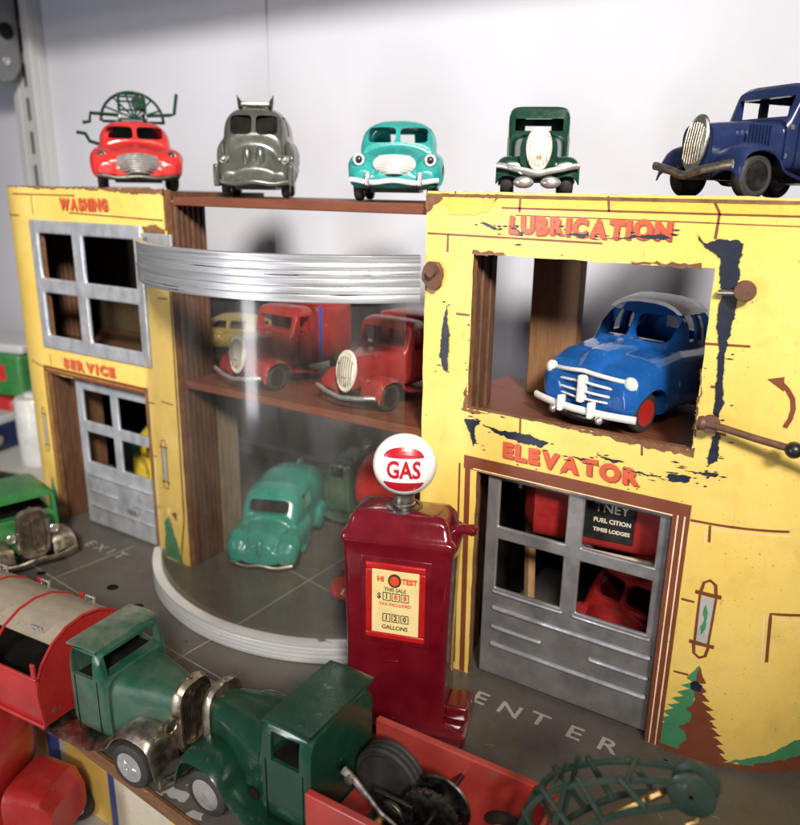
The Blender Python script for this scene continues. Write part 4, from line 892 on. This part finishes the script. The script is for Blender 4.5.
# ------------------------------------------------------------------ elevator bay
v = empty('toy_van', (-6.9, 26.6, 4.6), 262, 'red toy delivery van with a lettered black side panel raised inside the ELEVATOR bay', 'toy van')
MB().loft([ring(3.2, 1.2, .9, 3.0, 4), ring(2.7, 1.75, .7, 3.5, 6), ring(-3.4, 1.75, .7, 3.5, 6), ring(-3.6, 1.5, .9, 3.2, 6)]).build('body', 'bay_shade_red', v)
v.rotation_euler = (0, 0, R(186)); v.location = Vector((-7.0, 26.2, 5.15))*S
MB().box(-.85, 1.10, 1.74, 1.80, 1.25, 2.9).build('sign_panel', 'black', v)
MB().box(-3.3, 1.7, 1.68, 1.83, .62, .78).build('side_moulding', 'cream_print', v, bevel=.03)
def vt(body, size, x, z, mat='cream_print'):
    return text(body, size, lambda a, b_: Vector((x-a, 1.815, z+b_)), 'lettering', mat, v, .008, align='CENTER')
vt('TNEY', .48, -.05, 2.45); vt('FUEL CITION', .22, -.1, 1.98); vt('TIMES LODGES', .19, -.1, 1.62)
for x in (-2.2, 1.0):
    for s in (-1, 1): wheel(v, x, s*1.4, .5, .3, side=s)
v = empty('toy_car', (-6.3, 26.9, 0.01), 255, 'red toy car in shade-darkened paint behind the lower panes of the ELEVATOR door', 'toy car')
sedan40(v, dict(paint='bay_shade_red', w=2.3, h=4.3, lf=2.6, lr=3, wx=.2, fk=1.1)); MB().box(2.6, 3.0, -.5, .6, 1.8, 3.2).build('number_plate', 'steel', v, bevel=.05)
v = empty('wooden_trestle', (-10.1, 25.6, 0.01), 0, 'pale wooden strut frame leaning behind the left panes of the ELEVATOR door', 'strut frame')
MB().tube([(.2, 0, 0), (0, 0, 4.5), (-.2, .1, 8.3)], .22, 4, flat=.6).build('upright_strut', 'trestle_wood', v); MB().tube([(-.3, -.1, 8.2), (2.0, -.1, 5.2)], .22, 4, flat=.6).build('diagonal_strut', 'trestle_wood', v)
MB().tube([(-.5, -.2, 7.2), (-.45, -.2, 7.9)], .12, 8).build('clip', 'chrome', v)

# ------------------------------------------------------------------ the gas pump
PZ = empty('toy_gas_pump', (-12.3, 19.72, 0.01), 18.4, 'dark red toy gas pump with a round white GAS globe beside the ELEVATOR door', 'gas pump')
hw, hd = 1.88, .98
PZ.scale = (1, 1, 1.09)
def rb(hx, hy, z, r_=.22, n=5):
    pts = []
    for cx_, cy_, a0 in ((hx-r_, hy-r_, 0), (-hx+r_, hy-r_, 90), (-hx+r_, -hy+r_, 180), (hx-r_, -hy+r_, 270)):
        for k in range(n): a = R(a0+90*k/(n-1)); pts.append(Vector((cx_+r_*math.cos(a), cy_+r_*math.sin(a), z)))
    return pts
pb = MB().loft([rb(hw*.93, hd*.95, .02), rb(hw*.93, hd*.95, 3.0), rb(hw*.98, hd*.98, 5.9), rb(hw*1.01, hd, 6.38), rb(hw*1.04, hd*1.03, 6.44), rb(hw*1.04, hd*1.03, 6.62), rb(hw*.99, hd*.97, 6.70), rb(hw*.94, hd*.88, 6.78), rb(hw*.89, hd*.82, 7.14), rb(hw*.80, hd*.72, 7.32), rb(hw*.45, hd*.5, 7.40)])
pb.build('body', 'pump_red', PZ, angle=50)
MB().loft([rb(hw*1.35, hd*1.35, .0), rb(hw*1.35, hd*1.35, .32), rb(hw*1.28, hd*1.2, .42)]).build('foot', 'pump_red', PZ)
MB().box(hw*.9, hw*1.34, -.6, .5, .42, .95).build('foot_block', 'pump_red', PZ, bevel=.12)
fy = -hd*.98
fr_ = MB(); o_ = [(-1.02, 3.37), (1.02, 3.37), (1.02, 5.87), (-1.02, 5.87)]
def frame(mb, x0, x1, z0, z1, wd, y0, y1):
    mb.box(x0, x1, y0, y1, z0, z0+wd); mb.box(x0, x1, y0, y1, z1-wd, z1); mb.box(x0, x0+wd, y0, y1, z0+wd, z1-wd); mb.box(x1-wd, x1, y0, y1, z0+wd, z1-wd)
frame(fr_, -1.02, 1.02, 3.30, 5.87, .22, fy-.10, fy+.10); fr_.build('bezel', 'pump_glow_red', PZ, bevel=.06)
MB().box(-1.2, 1.2, fy-.035, fy+.06, 3.13, 6.05).build('bezel_plinth', 'pump_red', PZ, bevel=.05)
PL = MB().box(-.80, .80, fy-.06, fy+.02, 3.50, 5.65).build('price_plate', 'plate_cream', PZ, bevel=.02)
def pt(body, size, x, z, mat, bold=.004, sp=1.0):
    return text(body, size, lambda a, b_: Vector((x+a, fy-.072, z+b_)), 'lettering', mat, PL, bold, sp)
pt('HI', .24, -.50, 5.33, 'plate_red', .012); pt('TEST', .24, .48, 5.33, 'plate_red', .012)
MB().lathe([(.22, 0), (.22, -.03), (.17, -.035)], (-.02, fy-.062, 5.33), 'y', 24).build('emblem_ring', 'plate_black', PL); MB().lathe([(.16, 0), (.16, -.03)], (-.02, fy-.075, 5.33), 'y', 24).build('emblem', 'plate_red', PL)
pt('THIS SALE', .17, .0, 5.01, 'plate_black', .003); pt('$', .26, -.55, 4.77, 'plate_black', .006); pt('TAX INCLUDED', .15, 0, 4.51, 'plate_red', .004); pt('GALLONS', .20, 0, 3.72, 'plate_black', .004)
def digits(z, cols):
    for k, (dch, cm) in enumerate(cols):
        x = -.29+k*.31; b0 = MB(); frame(b0, x-.135, x+.135, z-.14, z+.14, .025, fy-.070, fy-.061); b0.build('digit_window', 'plate_black', PL)
        pt(dch, .24, x, z, cm, .008)
digits(4.77, [('1', 'plate_black'), ('8', 'plate_red'), ('8', 'plate_red')]); digits(4.05, [('1', 'plate_black'), ('2', 'plate_black'), ('0', 'plate_black')])
MB().tube([(hw*.9, 0, 6.75), (hw*1.08, 0, 6.86), (hw*1.24, 0, 6.84)], .17, 10).build('hose_spigot', 'pump_red', PZ); 
MB().tube([(hw*1.22+.13*math.cos(R(a)), 0, 6.84+.13*math.sin(R(a))) for a in range(0, 360, 30)], .07, 8, closed=True).build('hose_eye', 'pump_red', PZ)
MB().box(-.22, .12, fy-.05, fy+.02, 2.48, 2.56).build('nozzle_hook', 'pump_red', PZ, bevel=.03)
MB().lathe([(.66, 7.32), (.62, 7.42), (.50, 7.44), (.46, 7.38)], (0, 0, 0), 'z', 28).build('globe_seat', 'black', PZ)
MB().lathe([(.38, 7.35), (.38, 7.5), (.34, 7.53), (.36, 7.60), (.34, 7.68), (.36, 7.8)], (0, 0, 0), 'z', 24).build('globe_collar', 'steel', PZ)
gz, gr0 = 8.72, 1.05
GB = MB()
rings = []
for k in range(1, 14):
    a = math.pi*k/14; rr = gr0*math.sin(a)**.9; hgt = -gr0*.62*math.cos(a); rings.append([Vector((rr*math.cos(2*math.pi*j/36), hgt, gz+rr*math.sin(2*math.pi*j/36)/1.09)) for j in range(36)])
GB.loft(rings); GO = GB.build('globe', 'globe_white', PZ)
GO.rotation_euler = (0, 0, R(10))
def on_globe(x, z, off):   # front surface of the lens shaped globe
    rr = min(.98, math.hypot(x, z)/gr0); a = math.pi-math.asin(rr**(1/.9)); return Vector((x, gr0*.62*math.cos(a)-off, gz+z/1.09))
me = None
text('GAS', .80, lambda a, b_: on_globe(a*.74, b_*1.0, .022), 'lettering', 'globe_red', GO, .022, 1.0)
for sg in (1, -1):
    pl = [(.60*math.cos(R(a))*.95, sg*(.30+.40*math.sin(R(a)))) for a in range(0, 181, 12)]
    # the two red lens segments, built as fine strips so they follow the globe
    sm = MB()
    for k in range(16):
        x0, x1 = -.64+k*.08, -.64+(k+1)*.08
        for j in range(3):
            def zt(x, f_): return sg*(.41+(.34*math.sqrt(max(0, 1-(x/.65)**2)))*f_)
            sm.add([on_globe(x0, zt(x0, j/3), .014), on_globe(x1, zt(x1, j/3), .014), on_globe(x1, zt(x1, (j+1)/3), .014), on_globe(x0, zt(x0, (j+1)/3), .014)], [(0, 1, 2, 3)])
    sm.build('red_segment', 'globe_red', GO)

# ------------------------------------------------------------------ foreground: refuse lorry (green cab, barrel body)
TA = empty('toy_refuse_lorry', (-17.5, 13.78, 0.01), 5, 'toy lorry with green cab, tarnished wings and red barrel body under a tan cover', 'toy lorry')
truck30(TA, dict(paint='dusty_green', fender='nickel', grille='nickel', bm='nickel', rad='shell', rx=.95, cx0=-1.35, cx1=-2.85, hz=3.0, top=4.05, chw=1.36, rhw=.66, r=.78, ww=.42, fy=(.68, 1.78), fx=1.05, ftop=1.86, zrun=.66, fend=-4.2, track=1.60, wstyle='spoke', hub='chrome', roofmat='green_roof', lampz=2.15, lampr=.26, lampm='nickel', bz=.52, bhw=1.75, bdip=0, br=.15, bx=1.45, rear_axles=[-9], tail=-14, header=.20, louvres=0, slant=0, side=[(-2.70, -1.76)], rov=-.015, rth=.045))
bl = []
sec = [(-1.85, .9), (-1.98, 2.15), (-1.93, 2.6), (-1.70, 3.12), (-1.25, 3.62), (-.65, 3.93), (0, 4.03)]
sec = sec+[(-y, z) for y, z in sec[-2::-1]]
def barrel(x0, x1, i0, i1, off, th, mat, name, par=TA, steps=10):
    s2 = []
    for i in range(i0, i1):
        for k in range(3): a, b_ = sec[i], sec[i+1]; s2.append((a[0]+(b_[0]-a[0])*k/3, a[1]+(b_[1]-a[1])*k/3))
    s2.append(sec[i1]); grid = []
    for x in (x0, (x0+x1)/2, x1):
        row = []
        for j, (y, z) in enumerate(s2):
            nx = Vector((y, z-2.2)).normalized() if z > 2.2 else Vector((math.copysign(1, y), 0)); row.append((x, y+nx.x*off, z+nx.y*off))
        grid.append(row)
    return MB().sheet(grid, -th if False else th).build(name, mat, par)
XB0, XB1 = -3.65, -16.5
barrel(XB1, XB0, 0, 2, 0, .08, 'red', 'side_wall'); barrel(XB1, XB0, 10, 12, 0, .08, 'red', 'side_wall')
barrel(XB1, XB0-.1, 4, 8, .02, .08, 'tan_cover', 'barrel_cover')
MB().prism([(y*.985, .9+(z-.9)*.985) for y, z in sec], lambda a, b_, d: Vector((d, a, b_)), XB0-.02, XB0-.16).build('front_panel', 'red', TA)
MB().prism([(y*.985, .9+(z-.9)*.985) for y, z in sec], lambda a, b_, d: Vector((d, a, b_)), XB1, XB1+.12).build('rear_panel', 'red', TA)
MB().box(XB1, XB0-.2, -1.8, 1.8, .85, 1.0).box(XB1, XB0-.2, -1.75, 1.75, 2.0, 2.05, 0).build('floor_pan', 'interior', TA)

for k in range(6):
    x = XB0-.05-k*2.35; pts = [(x, y*1.012, z+.03) for y, z in sec]; fine = []
    for a, b_ in zip(pts, pts[1:]):
        for j in range(4): fine.append(tuple(a[i]+(b_[i]-a[i])*j/4 for i in range(3)))
    fine.append(pts[-1]); MB().tube(fine, .055, 8).build('rib', 'red', TA)
    for s in (-1, 1):
        MB().tube([(x-.7, s*1.05, 3.68), (x-.7, s*1.12, 3.96), (x-1.1, s*1.12, 3.96), (x-1.1, s*1.05, 3.68)], .05, 8).build('cover_handle', 'chrome', TA)
for s in (-1, 1):
    MB().box(XB1, XB0, s*1.99-.05, s*1.99+.05, 2.66, 2.80).build('side_rail', 'red', TA, bevel=.03); MB().box(XB1, XB0, s*1.9-.06, s*1.9+.06, .84, .98).build('side_rail', 'red', TA, bevel=.03)
    for k in range(5): MB().box(XB0-.25-k*2.35, XB0-.05-k*2.35, s*1.96-.05, s*1.96+.04, 2.7, 3.3).build('door_post', 'red', TA, bevel=.03)
for s in (-1, 1): wheel(TA, -9, s*1.5, .78, .42, 'spoke', 'nickel', side=s)

# ------------------------------------------------------------------ foreground: breakdown lorry (dark green cab, red bed)
TB = empty('toy_breakdown_lorry', (-14.62, 14.30, 0.01), 181.5, 'dark green toy lorry with an open red bed carrying a winch and jib', 'toy lorry')
truck30(TB, dict(paint='dark_green', grille='nickel', bm='nickel', rad='shell', rx=.80, cx0=-1.95, cx1=-3.75, hz=2.95, top=4.18, chw=1.55, rhw=.66, r=.78, ww=.42, fy=(.72, 1.98), fx=1.15, ftop=1.92, zrun=.62, fend=-3.8, track=1.60, rear=False, rov=.04, roofmat='dark_green', lamps=False, bz=.5, bhw=1.3, bdip=0, br=.12, bx=1.1, hub='chrome', rear_axles=[-8.2], tail=-11, header=.30, slant=.02, side=[(-3.40, -2.42)]))
MB().lathe([(.20, 0), (.20, .06), (.05, .09)], (-1.75, 1.56, 1.55), 'y', 16).build('filler_cap', 'interior', TB)
bed = MB(); bz0, bz1, bw, b0, b1 = 1.0, 2.78, 1.85, -3.80, -9.6
bed.box(b1, b0, bw-.24, bw, bz0, bz1).box(b1, b0, -bw, -bw+.24, bz0, bz1).box(b1, b1+.14, -bw+.16, bw-.16, bz0, bz1)
bed.build('bed_sides', 'red_bed', TB, bevel=.05); MB().box(b1+.1, b0, -bw+.15, bw-.15, bz0-.02, bz0+.12).build('bed_floor', 'red_bed', TB)
# winch: wheels, gears, lever
wn = MB()
for y in (-.75, -.55, -.35): wn.lathe([(.98, y-.08), (1.04, y-.03), (1.04, y+.03), (.98, y+.08), (.5, y+.08)], (-5.0, 0, 2.05), 'y', 36)
wn.lathe([(.85, -.9), (.85, -.2), (.3, -.2)], (-5.0, 0, 2.05), 'y', 30); wn.build('spare_wheel', 'rubber', TB)
wn = MB().lathe([(.80, 0), (.86, .02), (.86, .12), (.80, .14), (.3, .14)], (-6.75, .15, 2.12), 'y', 36)
for k in range(24):
    a = k*math.pi/12; wn.box(-6.75+.84*math.cos(a)-.03, -6.75+.84*math.cos(a)+.03, .15, .29, 2.12+.84*math.sin(a)-.03, 2.12+.84*math.sin(a)+.03)
wn.lathe([(.82, 0), (.86, .04), (.82, .08), (.3, .08)], (-6.75, -.45, 2.12), 'y', 32); wn.lathe([(.34, -.4), (.34, .15)], (-6.75, 0, 2.12), 'y', 20); wn.tube([(-6.75, -1.6, 2.12), (-6.75, 1.2, 2.12)], .08, 8)
wn.build('winch_drum', 'dark_steel', TB)
wn = MB().lathe([(.42, 0), (.46, .03), (.46, .13), (.42, .16), (.1, .16)], (-5.7, .5, 2.0), 'y', 24); wn.box(-6.3, -5.1, .35, .47, 1.1, 2.45).box(-7.6, -5.3, .95, 1.02, 1.1, 2.0).box(-5.9, -5.0, .2, .9, 1.1, 1.7); wn.build('winch_frame', 'dark_steel', TB, bevel=.03)
MB().lathe([(.16, 0), (.16, .22), (.1, .25)], (-5.6, .95, 2.05), 'y', 16).build('pinion', 'brass', TB)
o = MB().tube([(-4.35, .85, 3.05), (-4.75, .85, 2.85), (-5.6, .9, 2.25), (-6.3, .95, 2.05)], [.13, .10, .07, .06], 8); o.lathe([(.13, 0), (.13, .08)], (-4.62, .92, 2.92), 'y', 12); o.build('winch_lever', 'steel', TB)
o = MB().tube([(-6.5, .9, 1.9), (-7.35, .95, 2.6)], .05, 6); o.build('winch_pawl', 'steel', TB)
# lattice jib
for s in (-.42, .42):
    j = MB(); topc = [(-9.0, s, 1.9), (-9.25, s, 3.3), (-9.6, s, 4.3), (-10.2, s*.95, 4.95), (-11.1, s*.85, 5.55), (-12.0, s*.7, 5.95), (-12.8, s*.6, 6.2)]; bot = [(-9.0, s, 1.9), (-9.9, s, 3.0), (-10.6, s*.95, 3.9), (-11.4, s*.85, 4.75), (-12.2, s*.7, 5.3), (-12.8, s*.6, 5.7)]
    def spl(P_):
        out_ = []
        for i in range(len(P_)-1):
            p = [Vector(P_[max(0, i-1)]), Vector(P_[i]), Vector(P_[i+1]), Vector(P_[min(len(P_)-1, i+2)])]
            for k in range(5): t_ = k/5; out_.append(.5*(2*p[1]+(p[2]-p[0])*t_+(2*p[0]-5*p[1]+4*p[2]-p[3])*t_*t_+(3*p[1]-p[0]-3*p[2]+p[3])*t_**3))
        return out_+[Vector(P_[-1])]
    j.tube(spl(topc), .085, 8, flat=.6); j.tube(spl(bot), .085, 8, flat=.6)
    for a, b_ in (((-9.3, s, 3.9), (-9.9, s, 3.0)), ((-9.7, s, 4.75), (-10.6, s, 3.85)), ((-10.5, s*.9, 5.4), (-11.2, s*.9, 4.5)), ((-11.4, s*.85, 5.8), (-12.0, s*.8, 5.3)), ((-10.3, s, 5.3), (-10.0, s, 3.1))): j.tube([a, b_], .075, 6)
    j.build('jib_side', 'jib_green', TB)
MB().lathe([(.05, -.30), (.42, -.30), (.50, -.26), (.50, -.18), (.36, -.13), (.36, .13), (.50, .18), (.50, .26), (.42, .30), (.05, .30)], (-12.9, 0, 5.95), 'y', 28, cap=False).build('jib_pulley', 'jib_green', TB)
MB().tube([(-10.6, .1, 3.7), (-12.3, .1, 5.65)], .10, 8).build('jib_rod', 'brass', TB); MB().tube([(-13.1, .1, 5.9), (-13.1, .1, 5.3), (-12.9, .1, 5.1)], .08, 8).build('hook', 'brass', TB)
for x, z in ((-9.3, 3.8), (-10.0, 5.0), (-11.6, 5.85)): MB().tube([(x, -.42, z), (x, .42, z)], .06, 6).build('cross_stay', 'jib_green', TB)

# ------------------------------------------------------------------ green car at the left edge
v = empty('toy_car', (-33.6, 18.9, 0.01), -14, 'bright green dusty toy car with a tarnished radiator in front of SERVICE', 'toy car')
truck30(v, dict(paint='leaf_green', fender='nickel', grille='nickel', bm='nickel', rad='shell', rx=1.0, cx0=-.35, cx1=-3.6, hz=2.15, top=3.45, chw=1.75, rhw=.75, r=.65, fy=(.9, 2.0), fx=1.1, ftop=1.45, zrun=.5, track=1.5, lampz=2.0, lampr=.22, bz=.7, bhw=1.9, bdip=0, br=.12, bx=1.5, rear_axles=[-3.4], header=.35, side=[(-2.9, -1.1)], rear=False))

# ------------------------------------------------------------------ lower shelf in front: red tank lorry and another printed toy house
TW = empty('toy_house', (-22, 14.6, -6.6), 0, 'yellow, blue and white printed toy building on the shelf below the garage edge', 'toy building')
hb = MB(); xs = [(-12, -8.2, 0), (-8.2, -7.4, 1), (-7.4, -4.55, 0), (-4.55, -3.7, 1), (-3.7, -3.2, 2), (-3.2, -.6, 0), (-.6, -.25, 1), (-.25, 3.0, 2), (3.0, 6.0, 0), (6, 14, 2)]
for a, b_, mt in xs: hb.box(a, b_-.01, .03*mt, 6, 0, 6.1, mt)
hb.build('front_wall', ['yellow_print', 'blue_print', 'cream_print'], TW)
for x in (.5, 3.6):
    fo = MB(); frame(fo, x, x+1.7, 3.6, 5.5, .16, -.06, .03); fo.build('window_frame', 'lettering_shade', TW); MB().box(x+.16, x+1.54, -.02, .0, 3.76, 5.34).build('window_pane', 'interior', TW)
struct('lower_shelf', MB().box(-78, 24, -4, 32, -7.4, -6.62), 'shelf_white')
v = empty('toy_tank_lorry', (-26.4, 11.6, -6.6), 20, 'bright red toy tank lorry with a rounded tank end at the lower left corner', 'toy lorry')
tk = MB(); tk.loft([ring(-6, 1.8, 2.2, 5.9, 2.3), ring(.5, 1.8, 2.2, 5.9, 2.3), ring(1.3, 1.72, 2.3, 5.8, 2.3), ring(1.8, 1.35, 2.7, 5.4, 2.2), ring(2.0, .7, 3.3, 4.7, 2)]); tk.build('tank', 'red', v)
MB().box(-6, 2.6, -1.7, 1.7, 1.3, 2.3).build('chassis', 'red', v, bevel=.15); MB().loft([ring(2.2, 1.3, 1.3, 3.6, 4), ring(3.6, 1.2, 1.3, 3.4, 4), ring(4.0, 1.0, 1.4, 2.9, 4)]).build('cab', 'red', v)
for x in (-4.5, 3.0):
    for s in (-1, 1): wheel(v, x, s*1.6, .75, .4, side=s)

# ------------------------------------------------------------------ far left clutter on the cabinet shelf
v = empty('white_canister', (-47.3, 28.4, -.41), 0, 'plain white cylindrical canister standing left of the garage', 'canister')
MB().lathe([(1.2, 0), (1.27, .15), (1.27, 4.5), (1.15, 4.7), (.7, 4.75)], (0, 0, 0), 'z', 36).build('can', 'plastic_white', v); MB().lathe([(.6, 4.7), (.6, 4.95), (.5, 5.0)], (0, 0, 0), 'z', 24).build('cap', 'plastic_white', v)
def block(name, loc, az, label, cat, paint_, w_, h_, l_):
    v = empty(name, loc, az, label, cat); sedan40(v, dict(paint=paint_, w=w_, h=h_, lf=l_, lr=l_, wx=.4, vox=.09)); return v
v = empty('model_car_box', (-58, 31, 3.0), 15, 'green toy box with a red patch stacked at far left beside the canister', 'box')
MB().box(-6, 6, -2.4, 2.4, 0, 3.2).build('carton', 'leaf_green', v, bevel=.3); MB().box(1.8, 4.6, -2.45, -2.39, 1.2, 2.4).build('patch', 'fire_red', v, bevel=.01)
MB().box(-6, 6.2, -2.3, 2.3, 3.22, 3.9).build('lid', 'upright_grey', v, bevel=.2)
v = empty('model_car_box', (-58, 31.0, .2), 10, 'red toy box under the green one at far left', 'box'); MB().box(-5, 5.5, -2.4, 2.4, 0, 2.75).build('carton', 'red', v, bevel=.3)
v = empty('model_car_box', (-55.6, 28.4, -.41), 10, 'flat dark blue toy box with a grey lid at far left', 'box'); MB().box(-4, 4, -1.2, 1.2, 0, 1.9).build('carton', 'navy', v, bevel=.15); MB().box(-4, 4, -1.2, 1.2, 1.92, 2.5).build('lid', 'upright_grey', v, bevel=.15)
block('toy_car', (-52.2, 27.2, -.41), 300, 'tan and black toy car beside the white canister', 'toy car', 'tan_cover', 1.3, 2.0, 2.2)
v = empty('tin_tray', (-47.5, 24.4, -.41), 12, 'flat dark tin tray on the shelf at the left edge', 'tray'); MB().box(-4, 3.2, -1.4, 1.2, 0, .2).build('plate', 'grey_iron', v, bevel=.08); MB().box(-3.6, 2.8, -1.0, .8, .2, .32).build('panel', 'dark_steel', v, bevel=.05)
